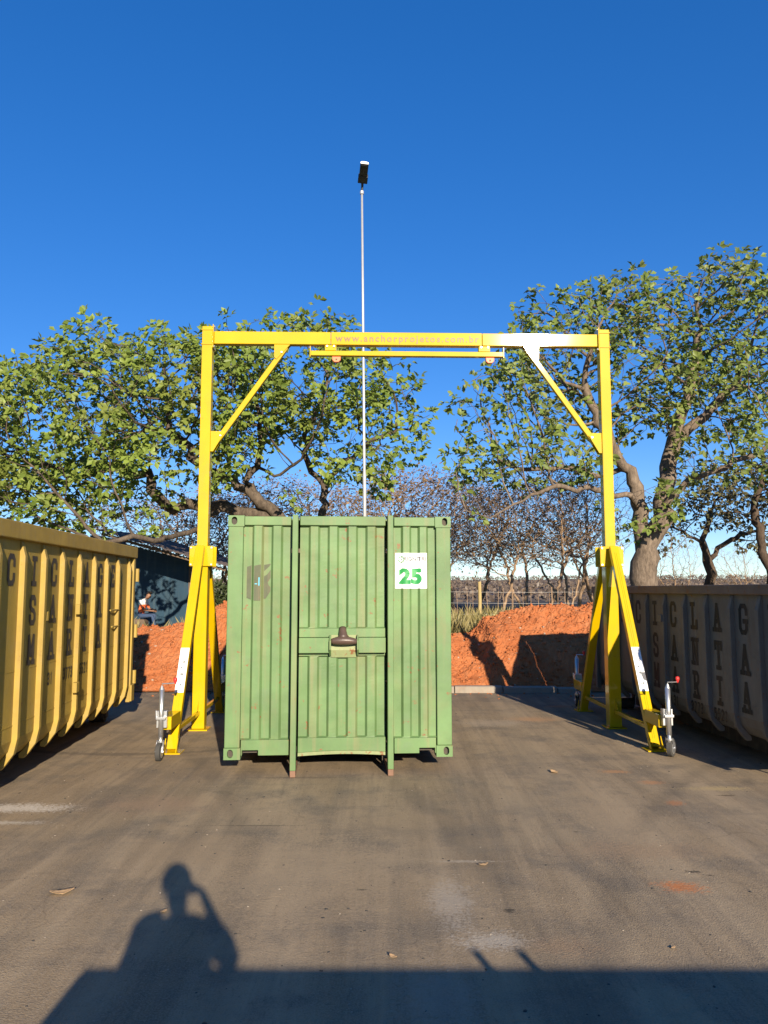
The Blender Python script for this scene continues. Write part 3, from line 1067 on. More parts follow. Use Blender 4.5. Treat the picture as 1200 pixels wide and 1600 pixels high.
# bottom rail with forklift notches
def brail(x0, x1, notch, z0=.02):
    p = [(x0, .04), (x0, .20), (x1, .20), (x1, .04)]
    if notch:
        p = [(x0, .04), (x0, .20), (x1, .20), (x1, .04), (notch[1], .04), (notch[1], .095), (notch[0], .095), (notch[0], .04)]
    return MB().prism(p, .003, .10, 1)
brail(-CW / 2 + .178, UX[0] - RX - .003, (-CW / 2 + .19, -CW / 2 + .36)).build('bottom_rail', 'green', cont, .004)
brail(UX[1] + RX + .003, CW / 2 - .178, (CW / 2 - .36, CW / 2 - .19)).build('bottom_rail', 'green', cont, .004)
mb = MB()
n = 16
xa, xb = UX[0] + RX + .003, UX[1] - RX - .003
lo = [(xa + (xb - xa) * i / n, .028 + .018 * math.sin(math.pi * i / n)) for i in range(n + 1)]
mb.prism([(x, z + .035) for x, z in lo] + [(xb, .215), (xa, .215)], -.004, .10, 1)
mb.build('bottom_rail', 'green', cont, .004)
mb = MB()
mb.prism([(x, z) for x, z in lo] + [(x, z + .034) for x, z in lo[::-1]], -.002, .09, 1)
mb.build('rusty_sill', 'green_worn', cont)
# panels
corrug(-CW / 2 + .166, UX[0] - RX, .201, CHh - .106, 5, .034, .022, False).build('corrugated_panel', 'green', cont)
corrug(UX[1] + RX, CW / 2 - .166, .201, CHh - .106, 5, .034, .022, False).build('corrugated_panel', 'green', cont)
corrug(xa, xb, 1.372, CHh - .106, 9, .034, .012, False).build('corrugated_panel', 'green', cont)
corrug(xa, xb, .216, 1.075, 9, .034, .012, False).build('corrugated_panel', 'green', cont)
MB().box((xa, .006, 1.275), (xb, .05, 1.370)).build('cross_plate', 'green', cont, .004)
# hook beam halves, cheeks, hook bar
hx = .03
for (x0, x1) in ((xa + .001, hx - .145), (hx + .17, xb - .001)):
    MB().box((x0, -.055, 1.11), (x1, .012, 1.272)).build('hook_beam', 'green', cont, .006)
    MB().box((x0, .018, 1.077), (x1, .05, 1.108)).build('hook_beam_back', 'green', cont)
for x in (hx - .135, hx + .16):
    MB().prism([(-.115, 1.15), (-.115, 1.24), (-.06, 1.30), (.012, 1.30), (.012, 1.08), (-.04, 1.08)], x - .009, x + .009, 0).build('hook_cheek', 'green', cont, .003)
MB().prism([(.020, 1.30), (.020, 1.06), (-.005, 1.06), (-.03, 1.14), (-.012, 1.22), (-.012, 1.30)], hx - .124, hx + .149, 0).build('hook_backplate', 'green_worn', cont)
prof = [(-.125, .026), (-.10, .034), (-.06, .043), (0, .047), (.06, .044), (.11, .036), (.149, .027)]
MB().tube([(hx + a, -.092, 1.235 + .010 * (1 - (a / .14) ** 2)) for a, r in prof], [r for a, r in prof], 14).build('hook_bar', 'hook_steel', cont, smooth=True)
MB().tube([(hx + .005, -.055, 1.262), (hx + .003, -.050, 1.30), (hx, -.03, 1.345), (hx, -.01, 1.372)], [.075, .048, .040, .040], 14).build('hook_neck', 'hook_steel', cont, smooth=True)
# uprights
for x in UX:
    MB().box((x - RX * .68, -.115, -.098), (x + RX * .68, .012, CHh + .002)).build('hook_frame_upright', 'green', cont, .006)
    MB().box((x - RX * .66, -.113, -.165), (x + RX * .66, .5, -.099)).build('skid_foot', 'rust', cont, .006)
    MB().box((x - .05, .505, -.163), (x + .05, CL - .1, .03)).build('skid_rail', 'dark_steel', cont)
# rest of the box
for sx in (-1, 1):
    mb = MB()
    n = 48
    y0, y1 = .165, CL - .165
    prof = []
    w = (y1 - y0) / n
    for i in range(n):
        x = sx * (CW / 2 - (.012 if i % 2 else .045))
        prof += [(x, y0 + i * w + .012), (x, y0 + (i + 1) * w - .012)]
    for z in (.16, CHh - .08):
        mb.v += [(x, y, z) for x, y in prof]
    k = len(prof)
    mb.f = [(i, i + 1, k + i + 1, k + i) for i in range(k - 1)]
    mb.build('side_panel', 'green', cont)
    a, b = sorted((sx * (CW / 2 - .006), sx * (CW / 2 - .08)))
    MB().box((a, .172, CHh - .085), (b, CL - .172, CHh - .012)).build('side_rail', 'green', cont)
    MB().box((a, .172, .02), (b, CL - .172, .165)).build('side_rail', 'green', cont)
MB().box((-CW / 2 + .085, .125, CHh - .04), (CW / 2 - .085, CL - .02, CHh - .022)).build('roof_panel', 'green', cont)
MB().box((-CW / 2 + .085, .105, .05), (CW / 2 - .085, CL - .02, .11)).build('floor_panel', 'dark_steel', cont)
for a, b in ((-CW / 2 + .17, -.01), (.01, CW / 2 - .17)):
    MB().box((a, CL - .08, .13), (b, CL - .03, CHh - .12)).build('rear_door', 'green', cont)
# number sign that follows the corrugation
sw0, sw1, sz0, sz1 = .605, .955, 1.80, 2.19
pw = (CW / 2 - .166 - UX[1] - RX) / 5
px0 = UX[1] + RX


def panel_y(x):
    i = int((x - px0) // pw)
    i = max(0, min(4, i))
    f = (x - px0) - i * pw
    out = lambda q: .022 if q % 2 == 1 else .056
    yv = out(i)
    if f < .012 and i > 0:
        yv = (out(i) + out(i - 1)) / 2 + (out(i) - out(i - 1)) / 2 * f / .012
    elif f > pw - .012 and i < 4:
        yv = (out(i) + out(i + 1)) / 2 + (out(i) - out(i + 1)) / 2 * (pw - f) / .012
    return yv


def wrap(o_, extra):
    me = o_.data
    bm = bmesh.new()
    bm.from_mesh(me)
    for i in range(1, 5):
        for e in (-.012, .012):
            xx = px0 + i * pw + e
            geom = bm.verts[:] + bm.edges[:] + bm.faces[:]
            bmesh.ops.bisect_plane(bm, geom=geom, plane_co=(xx, 0, 0), plane_no=(1, 0, 0))
    for v in bm.verts:
        v.co.y = panel_y(v.co.x) * .8 + .002 - extra
    bm.to_mesh(me)
    bm.free()


sgn = MB().add([(sw0, 0, sz0), (sw1, 0, sz0), (sw1, 0, sz1), (sw0, 0, sz1)], [(0, 1, 2, 3)]).build('number_sign', 'white_print', cont)
wrap(sgn, .002)


def flat_text(name, body, size, mat, cx, cz, parent, off=0., sx=1.0, space=1.0):
    o_ = text_mesh(name, body, size, mat, parent, (0, 0, 0), (0, 0, 0), off, 'CENTER', space, 1.0)
    for v in o_.data.vertices:
        x, y = v.co.x, v.co.y
        v.co = (cx + x * sx, 0, cz + y)
    return o_


num = flat_text('number', '25', .215, 'green_print', (sw0 + sw1) / 2 - .005, 1.925, sgn, .013, 1.10, 1.10)
wrap(num, .0045)
ttl = flat_text('logo_word', 'RIGNITRI', .062, 'grey_print', sw0 + .215, 2.123, sgn, .0018, 1.0, 1.0)
wrap(ttl, .0045)
lg = MB()
cx, cz = sw0 + .066, 2.118
for k in range(24):
    if k in (3, 11, 19):
        continue
    a0, a1 = 2 * math.pi * k / 24, 2 * math.pi * (k + 1) / 24
    ro, ri = .036, .024
    lg.add([(cx + ri * math.cos(a0), 0, cz + ri * math.sin(a0)), (cx + ro * math.cos(a0), 0, cz + ro * math.sin(a0)), (cx + ro * math.cos(a1), 0, cz + ro * math.sin(a1)), (cx + ri * math.cos(a1), 0, cz + ri * math.sin(a1))], [(0, 1, 2, 3)])
lg.add([(cx - .008, 0, cz - .008), (cx + .010, 0, cz), (cx - .008, 0, cz + .008)], [(0, 1, 2)])
lgo = lg.build('logo_mark', 'green_print', sgn)
wrap(lgo, .0045)
# painted-over patch on the left panel
pw2 = (UX[0] - RX - (-CW / 2 + .166)) / 5
pxl = -CW / 2 + .166
for i, (z0, z1) in ((0, (1.68, 2.05)), (1, (1.67, 2.06)), (2, (1.69, 2.07))):
    yv = (.056 if i % 2 == 0 else .022) - .0025
    x0, x1 = pxl + i * pw2 + (.04 if i == 0 else .016), pxl + (i + 1) * pw2 - .016
    po = MB().add([(x0, yv, z0 + (.02 if i == 0 else 0)), (x1 - (.05 if i == 2 else 0), yv, z0), (x1, yv, z0 + (.08 if i == 2 else 0)), (x1, yv, z1), (x0, yv, z1 - .015)], [(0, 1, 2, 3, 4)]).build('paint_patch', 'olive_paint', cont)
    if i == 1:
        MB().box((x1 - .024, yv - .002, 1.83), (x1 - .012, yv - .0006, 1.92)).build('paint_scrap', 'blue_scrap', po)
        MB().box((x0 + .008, yv - .002, 1.845), (x0 + .035, yv - .0006, 1.855)).build('paint_scrap', 'blue_scrap', po)

# ------------------------------------------------------------------ yellow gantry
gan = thing('gantry_crane', 'tall yellow portable gantry frame with web address on its top beam', 'gantry', (.34, 11.115, 0), R(1.46))
HS = 2.94
for sx in (-1, 1):
    x = sx * HS
    # lower post and upper telescoping post
    MB().box((x - .088, -.088, .022), (x + .088, .088, 2.42)).build('lower_post', 'gantry', gan, .010)
    MB().box((x - .076, -.076, 2.425), (x + .076, .076, 5.815)).build('upper_post', 'gantry', gan, .009)
    # base plate of the post
    MB().box((x - .14, -.14, .002), (x + .14, .14, .020)).build('base_plate', 'gantry', gan, .003)
    # collar of four plates with bolts
    for (sy) in (-1, 1):
        y = sy * .115
        col_ = MB().cbox((x, y, 2.43), (.34, .018, .29)).build('collar_plate', 'gantry', gan, .012, seg=3)
        for bx_ in (-.145, .145):
            for bz in (-.12, .12):
                MB().tube([(x + bx_, y + sy * .008, 2.43 + bz), (x + bx_, y + sy * .024, 2.43 + bz)], .014, 6).build('bolt', 'galv', col_)
    for s2 in (-1, 1):
        MB().cbox((x + s2 * .115, 0, 2.43), (.018, .205, .28)).build('collar_side', 'gantry', gan, .004)
    # splayed legs
    for sy in (-1, 1):
        top = Vector((x, sy * .19, 2.56))
        bot = Vector((x - sx * .0, sy * 1.53, .03))
        lg_ = MB().bar(top, bot, .12, .085, (0, sy, .4)).build('leg', 'gantry', gan, .008)
        # two shallow lips of the folded channel
        d = (bot - top).normalized()
        nrm = Vector((0, sy * -d.z, d.y * sy)).normalized()
        if nrm.y * sy < 0: nrm = -nrm
        for off in (-.012, .012):
            a = top + d * .12 + nrm * .0445 + Vector((off, 0, 0))
            b = bot - d * .1 + nrm * .0445 + Vector((off, 0, 0))
            MB().bar(a, b, .004, .006, nrm).build('seam', 'gantry', lg_)
        MB().box((x - .13, sy * 1.55 - .12, .002), (x + .13, sy * 1.55 + .12, .018)).build('foot_plate', 'gantry', gan, .003)
        for s2 in (-1, 1):
            yy = sy * 1.57
            MB().prism([(yy, .019), (yy + sy * .07, .019), (yy - sy * .02, .17)], x + s2 * .072 - .005, x + s2 * .072 + .005, 0).build('gusset', 'gantry', gan)
        # tie bar leg to post
        MB().bar((x, sy * 1.40, .24), (x, sy * .09, .24), .05, .05).build('tie_bar', 'gantry', gan, .004)
        MB().prism([(sy * .09, .27), (sy * .09, .42), (sy * .20, .27)], x - .005, x + .005, 0).build('gusset', 'gantry', gan)
        # jack with wheel
        zb = .40
        MB().box((x - .065, min(sy * 1.40, sy * 1.86), zb - .075), (x + .065, max(sy * 1.40, sy * 1.86), zb + .075)).build('jack_arm', 'gantry', gan, .006)
        jy = sy * 1.955
        jx = x + (.02 if sx > 0 else -.03)
        jack = MB().tube([(jx, jy, .26), (jx, jy, .80)], .030, 16).build('jack_tube', 'galv', gan, smooth=True)
        MB().tube([(jx, jy, .80), (jx, jy, .845)], [.030, .012], 12).build('jack_cap', 'galv', jack)
        MB().tube([(jx, jy, .15), (jx, jy, .27)], .024, 12).build('jack_inner', 'galv', jack, smooth=True)
        MB().box((jx - .055, jy - sy * .0 - .032, .46), (jx + .055, jy + .032, .49)).build('jack_clamp', 'galv', jack, .004)
        MB().box((jx - .06, min(jy - sy * .09, jy - sy * .02), .36), (jx + .06, max(jy - sy * .09, jy - sy * .02), .55)).build('jack_bracket', 'galv', jack, .004)
        MB().tube([(jx - .055, jy, .47), (jx - .06, jy, .56)], .012, 8).build('jack_pin', 'galv', jack)
        hd = Vector((.14, .05, 0)) if sx < 0 else Vector((.13, .02, 0))
        if sy > 0: hd = Vector((.11, -.06, 0))
        MB().tube([(jx, jy, .84), (jx, jy, .865), Vector((jx, jy, .866)) + hd], .007, 6).build('crank', 'galv', jack)
        p = Vector((jx, jy, .868)) + hd
        MB().tube([p + Vector((0, 0, -.012)), p + Vector((0, 0, .005)), p + Vector((0, 0, .03)), p + Vector((0, 0, .055)), p + Vector((0, 0, .062))], [.008, .014, .024, .022, .012], 10).build('crank_knob', 'red_plastic', jack, smooth=True)
        # wheel: left ones seen edge on, right front one turned
        an = R(90) if sx < 0 else (R(52) if sy < 0 else R(80))
        ax = Vector((math.sin(an), -math.cos(an), 0))
        tr = Vector((ax.y, -ax.x, 0))
        wc = Vector((jx, jy, .105)) + tr * (.045 if sx < 0 else -.055)
        wheel = MB().tube([wc - ax * .030, wc - ax * .024, wc + ax * .024, wc + ax * .030], [.088, .103, .103, .088], 28).build('wheel', 'rubber', gan, smooth=False)
        for s2 in (-1, 1):
            MB().tube([wc + ax * s2 * .0305, wc + ax * s2 * .034], [.070, .060], 24).build('wheel_rim', 'galv', wheel)
            MB().tube([wc + ax * s2 * .034, wc + ax * s2 * .05], [.018, .016], 10).build('axle_nut', 'galv', wheel)
            a = wc + ax * s2 * .044
            b = Vector((jx, jy, .215)) + ax * s2 * .036
            MB().bar(a, b, .006, .04, tr).build('fork', 'galv', wheel)
        MB().tube([Vector((jx, jy, .20)), Vector((jx, jy, .222))], .045, 14).build('fork_crown', 'galv', wheel)
    # warning label on the front leg
    top = Vector((x, -.19, 2.56)); bot = Vector((x, -1.53, .03))
    d = (bot - top).normalized()
    nrm = Vector((0, d.z, -d.y))
    if nrm.y > 0: nrm = -nrm
    L = (bot - top).length
    c0 = top + d * (L * .545) + nrm * .0455
    c1 = top + d * (L * .755) + nrm * .0455
    lab = MB().add([c0 + Vector((-.056, 0, 0)), c0 + Vector((.056, 0, 0)), c1 + Vector((.056, 0, 0)), c1 + Vector((-.056, 0, 0))], [(3, 2, 1, 0)])
    for k in range(len(lab.v)):
        pv = Vector(lab.v[k]) + nrm * .0035
        lab.v[k] = tuple(pv)
    label_o = lab.build('label_sticker', 'white_print', gan)
    # faint print on it
    r2 = random.Random(4 + sx)
    pr = MB()
    for q in (.03, .055, .08, .93, .95):
        cpt = c0.lerp(c1, q) + nrm * .0050
        pr.add([cpt + Vector((-.04, 0, 0)), cpt + Vector((.04, 0, 0)), cpt + Vector((.04, 0, 0)) + d * .006, cpt + Vector((-.04, 0, 0)) + d * .006], [(3, 2, 1, 0)])
    for q, hh in ((.30, .025), (.42, .03), (.55, .04), (.62, .02), (.80, .03)):
        cpt = c0.lerp(c1, q) + nrm * .0050
        for off in (-.02, .0, .018):
            o1 = off + r2.uniform(-.006, .006)
            pr.add([cpt + Vector((o1, 0, 0)), cpt + Vector((o1 + .007, 0, 0)), cpt + Vector((o1 + .007 + r2.uniform(-.02, .02), 0, 0)) + d * hh, cpt + Vector((o1 + r2.uniform(-.01, .01), 0, 0)) + d * hh], [(3, 2, 1, 0)])
    tag(pr.build('label_print', 'pale_print', label_o), kind='stuff')
    if sx > 0:
        cpt = c0.lerp(c1, .58) + nrm * .0048
        MB().add([cpt + Vector((.0, 0, 0)), cpt + Vector((.055, 0, 0)), cpt + Vector((.055, 0, 0)) + d * .12, cpt + Vector((.02, 0, 0)) + d * .10], [(3, 2, 1, 0)]).build('label_print', 'grey_print', label_o)
    # head of the post: two seat plates around the beam and an end plate
    for z in (5.54, 5.76):
        MB().cbox((x, -.001, z), (.17, .17, .012)).build('head_plate', 'gantry', gan)
    MB().cbox((x - sx * .088, 0, 5.66), (.014, .20, .35)).build('end_plate', 'gantry', gan, .003)
    for z in (5.51, 5.81):
        MB().tube([(x - sx * .096, -.08, z), (x - sx * .116, -.08, z)], .013, 6).build('bolt', 'galv', gan)
    # knee brace and its gussets
    pa = Vector((x - sx * .16, 0, 4.10))
    pb = Vector((x - sx * 1.15, 0, 5.52))
    MB().bar(pa, pb, .075, .075, (0, 1, 0)).build('knee_brace', 'gantry', gan, .006)
    xo = x - sx * .077
    MB().prism([(xo, 3.95), (xo, 4.25), (xo - sx * .14, 4.25), (xo - sx * .19, 4.21), (xo - sx * .04, 3.95)], -.053, -.040, 1).build('brace_gusset', 'gantry', gan, .003)
    MB().prism([(xo, 3.95), (xo, 4.25), (xo - sx * .14, 4.25), (xo - sx * .19, 4.21), (xo - sx * .04, 3.95)], .040, .053, 1).build('brace_gusset', 'gantry', gan, .003)
    xb_ = x - sx * .98
    MB().prism([(xb_, 5.553), (xb_, 5.36), (xb_ - sx * .035, 5.33), (xb_ - sx * .235, 5.553)], -.053, -.040, 1).build('brace_gusset', 'gantry', gan, .003)
    MB().prism([(xb_, 5.553), (xb_, 5.36), (xb_ - sx * .035, 5.33), (xb_ - sx * .235, 5.553)], .040, .053, 1).build('brace_gusset', 'gantry', gan, .003)
    for q in (.06, .94):
        bp = pa.lerp(pb, q)
        MB().tube([(bp.x, -.054, bp.z), (bp.x, -.068, bp.z)], .013, 6).build('bolt', 'galv', gan)
# beam in three lengths
xl, xr = -1.13, 1.12
MB().box((-HS + .097, -.058, 5.555), (xl, .058, 5.745)).build('beam', 'gantry', gan, .008)
midb = MB().box((xl + .006, -.060, 5.553), (xr - .006, .060, 5.747)).build('beam', 'gantry', gan, .008)
MB().box((xr, -.058, 5.555), (HS - .097, .058, 5.745)).build('beam', 'gantry', gan, .008)
text_mesh('beam_lettering', 'www.anchorprojetos.com.br', .142, 'brown_print', midb, (.005, -.0635, 5.648), (R(90), 0, 0), .0025, 'CENTER', 1.27, 1.0)
# hoist track hung below it
MB().box((-1.422, -.045, 5.395), (1.427, .045, 5.467)).build('hoist_track', 'gantry', gan, .006)
for x in (-1.43, 1.435):
    MB().cbox((x, 0, 5.455), (.012, .10, .16)).build('track_stop', 'gantry', gan)
for x in (xl - .0, xr + .03):
    MB().box((x - .085, -.05, 5.468), (x + .085, .05, 5.551)).build('track_hanger', 'gantry', gan, .006)
    for s2 in (-.05, .05):
        MB().tube([(x + s2, -.052, 5.53), (x + s2, -.072, 5.53)], .012, 6).build('bolt', 'galv', gan)
    trol = MB().prism([(x + .02, 5.384), (x + .15, 5.384), (x + .145, 5.33), (x + .115, 5.300), (x + .055, 5.300), (x + .025, 5.33)], -.03, .03, 1).build('trolley', 'orange_plastic', gan, .006)
    MB().tube([(x + .085, -.031, 5.34), (x + .085, -.038, 5.34)], .012, 10).build('trolley_eye', 'dark_steel', trol)

# ------------------------------------------------------------------ trees
def resample(pts, step):
    out = [np.array(pts[0], float)]
    for a, b in zip(pts, pts[1:]):
        a, b = np.array(a, float), np.array(b, float)
        n = max(1, int(round(np.linalg.norm(b - a) / step)))
        for i in range(1, n + 1):
            out.append(a + (b - a) * i / n)
    return out


def colonize(limbs, attr, step, di, dk, seed, maxit=160, tropism=(0, 0, .06), wig=.22, maxn=26000):
    rr = np.random.RandomState(seed)
    P, par = [], []
    for li, limb in enumerate(limbs):
        pts = resample(limb, step)
        if li == 0:
            prev = -1
        else:
            d = [np.sum((q - pts[0]) ** 2) for q in P]
            prev = int(np.argmin(d))
            pts = pts[1:]
        for k, p in enumerate(pts):
            P.append(p + rr.normal(0, step * .17, 3) * (0 if prev < 0 else 1))
            par.append(prev)
            prev = len(P) - 1
    A = np.array(attr, float)
    alive = np.ones(len(A), bool)
    best = np.full(len(A), 1e9)
    bi = np.zeros(len(A), int)
    new = list(range(len(P)))
    trop = np.array(tropism)
    grown = {}
    for it in range(maxit):
        for i in new:
            d = np.sum((A - P[i]) ** 2, 1)
            m = d < best
            best[m] = d[m]
            bi[m] = i
        alive &= best > dk * dk
        act = alive & (best < di * di)
        if not act.any() or len(P) > maxn:
            break
        idx = np.where(act)[0]
        src = bi[idx]
        pos = np.array(P)[src]
        v = A[idx] - pos
        v /= np.linalg.norm(v, axis=1)[:, None]
        u, inv = np.unique(src, return_inverse=True)
        acc = np.zeros((len(u), 3))
        np.add.at(acc, inv, v)
        new = []
        for j, i in enumerate(u):
            if grown.get(i, 0) > 3:
                continue
            dv = acc[j]
            nv = np.linalg.norm(dv)
            if nv < 1e-3:
                dv = rr.normal(0, 1, 3); nv = np.linalg.norm(dv)
            dv = dv / nv + trop + rr.normal(0, wig, 3)
            if par[i] >= 0:
                pd = P[i] - P[par[i]]
                pd = pd / (np.linalg.norm(pd) + 1e-9)
                dv += .35 * pd
            dv /= np.linalg.norm(dv)
            P.append(P[i] + dv * step)
            par.append(int(i))
            grown[i] = grown.get(i, 0) + 1
            new.append(len(P) - 1)
    return np.array(P), np.array(par)


def branch_mesh(P, par, rtrunk, rtip, name, mat, parent, minside=3, flare=.5):
    n = len(P)
    ch = [[] for _ in range(n)]
    for i in range(n):
        if par[i] >= 0:
            ch[par[i]].append(i)
    tips = np.zeros(n)
    for i in range(n - 1, -1, -1):
        if not ch[i]:
            tips[i] = 1
        if par[i] >= 0:
            tips[par[i]] += tips[i]
    e = math.log(max(tips[0], 2)) / math.log(rtrunk / rtip)
    rad = rtip * tips ** (1 / e)
    zb = P[0][2]
    for i in range(n):
        if rad[i] > .04:
            rad[i] *= 1 + (.22 if rad[i] < .2 else .07) * mnoise.noise(Vector(P[i] * 2.6)) + .08 * mnoise.noise(Vector(P[i] * 6.0))
    for i in range(n):
        if tips[i] > tips[0] * .6:
            rad[i] *= 1 + flare * math.exp(-max(0, P[i][2] - zb) / .35)
    mb = MB()
    stack = [(0, None)]
    while stack:
        i, start = stack.pop()
        chain = [] if start is None else [start]
        cur = i
        while True:
            chain.append(cur)
            if not ch[cur]:
                break
            kids = sorted(ch[cur], key=lambda k: -tips[k])
            for k in kids[1:]:
                stack.append((k, cur))
            cur = kids[0]
        r = [rad[k] for k in chain]
        if start is not None:
            r[0] = min(rad[start], r[1] * 1.25)
        m = max(r)
        sides = 10 if m > .15 else 7 if m > .06 else 5 if m > .025 else minside
        if len(chain) >= 2:
            mb.tube([P[k] for k in chain], r, sides, cap=(m > .05))
    o_ = mb.build(name, mat, parent, smooth=True)
    return o_, tips, rad, ch


def leaf_cloud(P, D, count, lets, size, seed, name, mat, parent, spread=.22, droop=.35, width=.62, tonebias=0.0):
    """P cluster points, D outward directions; every leaf has 'lets' leaflets, each a folded blade"""
    rr = np.random.RandomState(seed)
    n = len(P) * count
    c = np.repeat(P, count, 0)
    dd = np.repeat(D, count, 0)
    ax = dd * .55 + rr.normal(0, .75, (n, 3))
    ax[:, 2] += rr.uniform(-droop, droop * .6, n)
    ax /= np.linalg.norm(ax, axis=1)[:, None]
    stalk = c + ax * (spread * (.25 + .75 * rr.rand(n, 1)))
    # leaflets
    m = n * lets
    a2 = np.repeat(ax, lets, 0)
    b2 = np.repeat(stalk, lets, 0)
    up = np.stack([rr.normal(0, .45, m), rr.normal(-.62, .45, m), np.full(m, .72)], 1)
    side = np.cross(a2, up)
    side /= np.linalg.norm(side, axis=1)[:, None] + 1e-9
    fan = np.tile((np.arange(lets) - (lets - 1) / 2) * .95, n)[:, None] + rr.normal(0, .15, (m, 1))
    dirv = a2 * np.cos(fan) + side * np.sin(fan)
    dirv[:, 2] -= droop * rr.rand(m) * .9
    dirv /= np.linalg.norm(dirv, axis=1)[:, None]
    nor = np.cross(side, a2)
    sd = np.cross(dirv, nor)
    sd /= np.linalg.norm(sd, axis=1)[:, None] + 1e-9
    nor = np.cross(sd, dirv)
    L = size * (.45 + 1.1 * rr.rand(m, 1))
    Wd = L * width * .5
    cup = .16 * L
    v0 = b2
    v1 = b2 + dirv * L * .55 + sd * Wd + nor * cup * .6
    v2 = b2 + dirv * L * 1.0 - nor * cup * .8
    v3 = b2 + dirv * L * .55 - sd * Wd + nor * cup * .6
    V = np.stack([v0, v1, v2, v3], 1).reshape(-1, 3)
    base = np.arange(m)[:, None] * 4
    F = np.concatenate([base + np.array([[0, 1, 2]]), base + np.array([[0, 2, 3]])], 0)
    tone = np.clip(np.repeat(np.repeat(rr.rand(len(P)) * .5, count), lets) + rr.rand(m) * .5 + tonebias, 0, 1)
    o_ = np_mesh(name, V, F, mat, parent, np.repeat(tone, 4))
    o_['kind'] = 'stuff'
    return o_


def ellipsoid_points(es, n, seed, gap=.0, gscale=.45, shell=.45):
    """es: list of (centre, radii); random points in their union, denser towards the skin, holes where noise is low"""
    rr = np.random.RandomState(seed)
    vol = np.array([r[0] * r[1] * r[2] for c, r in es])
    vol = vol / vol.sum()
    out = []
    while len(out) < n:
        k = rr.choice(len(es), p=vol)
        d = rr.normal(0, 1, 3)
        d /= np.linalg.norm(d)
        t = rr.rand() ** (1 / 3.0)
        t = shell * (t ** .5) + (1 - shell) * t
        p = np.array(es[k][0]) + d * t * np.array(es[k][1])
        if mnoise.noise(Vector(p * gscale) + Vector((seed, 0, 0))) < gap - .25 and rr.rand() < .93:
            continue
        out.append(p)
    return out


def tree(name, label, base, limbs, es, natt, seed, rtrunk, leafspec, bark, step=.30, di=2.6, dk=.50, gap=.05, cat='tree', group=None, rtip=.007, extra=.35, gscale=.45, maxit=170):
    root = thing(name, label, cat, base, 0, group)
    b = np.array(base)
    limbs = [[np.array(p) - b for p in l] for l in limbs]
    es2 = [(np.array(c) - b, r) for c, r in es]
    att = ellipsoid_points(es2, natt, seed, gap, gscale)
    P, par = colonize(limbs, att, step, di, dk, seed, maxit)
    tr, tips, rad, ch = branch_mesh(P, par, rtrunk, rtip, 'trunk', bark, root)
    if leafspec:
        lets, count, size, mat, spread = leafspec
        rr = np.random.RandomState(seed + 1)
        sel = [i for i in range(len(P)) if par[i] >= 0 and (not ch[i] or (tips[i] <= 3 and rr.rand() < extra))]
        pts = P[sel]
        dirs = np.array([P[i] - P[par[i]] for i in sel])
        dirs /= np.linalg.norm(dirs, axis=1)[:, None] + 1e-9
        leaf_cloud(pts, dirs, count, lets, size, seed + 2, 'crown', mat, root, spread)
    return root


def gz(x, y):
    return terr(x, y) - .05


def L(pts, Y0):
    """limb through picture points at given distances"""
    out = []
    for p in pts:
        Y = Y0 + (p[2] if len(p) > 2 else 0)
        out.append(at(p[0], p[1], Y))
    return out


def E(px, py, Y, rx, ry, rd):
    k = Y / 1200.0
    return (at(px, py, Y)[:], (rx * k, rd, ry * k))


# left broad tree
Y1 = 23.0
b1 = at(478, 960, Y1); b1.z = gz(b1.x, b1.y)
limbs = [
    [b1] + L([(474, 880), (456, 836), (432, 803), (398, 775), (360, 752), (325, 738, -.6), (290, 705, -1.2), (260, 660, -1.6)], Y1),
    L([(474, 880), (500, 825, .4), (508, 790, .6), (506, 755, .8), (480, 720, .8), (478, 680, .5), (500, 630, .2)], Y1),
    L([(456, 836), (400, 806, .3), (345, 790, .5), (300, 786, .7), (268, 797, .8), (246, 778, .9), (230, 745, .9), (180, 728, .8), (120, 745, .6), (60, 720, .4)], Y1),
    L([(398, 775), (384, 752, .2), (388, 736, .2), (402, 728, .1), (404, 690, 0), (408, 650, 0)], Y1),
    L([(402, 728, .1), (430, 742, -.2), (450, 735, -.6), (470, 715, -1)], Y1),
    L([(506, 755, .8), (540, 720, .2), (580, 690, -.3), (620, 670, -.5)], Y1),
    L([(345, 790, .5), (300, 835, -.6), (250, 842, -2.4), (205, 836, -3), (160, 850, -3.4)], Y1),
    L([(500, 825, .4), (482, 789, -.4), (462, 785, -.8), (452, 780, -1)], Y1),
]
es = [E(150, 665, 21.5, 150, 130, 3.2), E(300, 630, 22, 150, 105, 3.4), E(430, 600, 23, 140, 95, 3.2), E(555, 640, 22.5, 100, 100, 2.8), E(30, 690, 21.5, 130, 110, 3.2), E(60, 770, 20.8, 120, 55, 2.2), E(170, 560, 22, 70, 50, 2),
      E(560, 720, 22, 75, 55, 2.0), E(-60, 700, 22, 100, 100, 3), E(620, 620, 22, 50, 40, 1.6), E(640, 690, 22.4, 32, 45, 1.3), E(250, 720, 21.5, 130, 60, 2.5), E(500, 520, 23, 60, 30, 1.6), E(110, 790, 20.8, 150, 42, 2.0), E(300, 690, 21.5, 120, 50, 2.2), E(650, 650, 22, 30, 60, 1.4), E(128, 520, 22, 26, 22, .7), E(85, 540, 22, 20, 18, .6), E(250, 530, 22, 26, 20, .7), E(415, 505, 23, 16, 14, .5), E(508, 500, 23, 18, 16, .5), E(545, 530, 23, 22, 16, .6), E(672, 600, 22, 16, 10, .4), E(20, 570, 22, 30, 20, .7), E(70, 770, 20.6, 140, 50, 1.8), E(160, 808, 20.2, 120, 26, 1.3)]
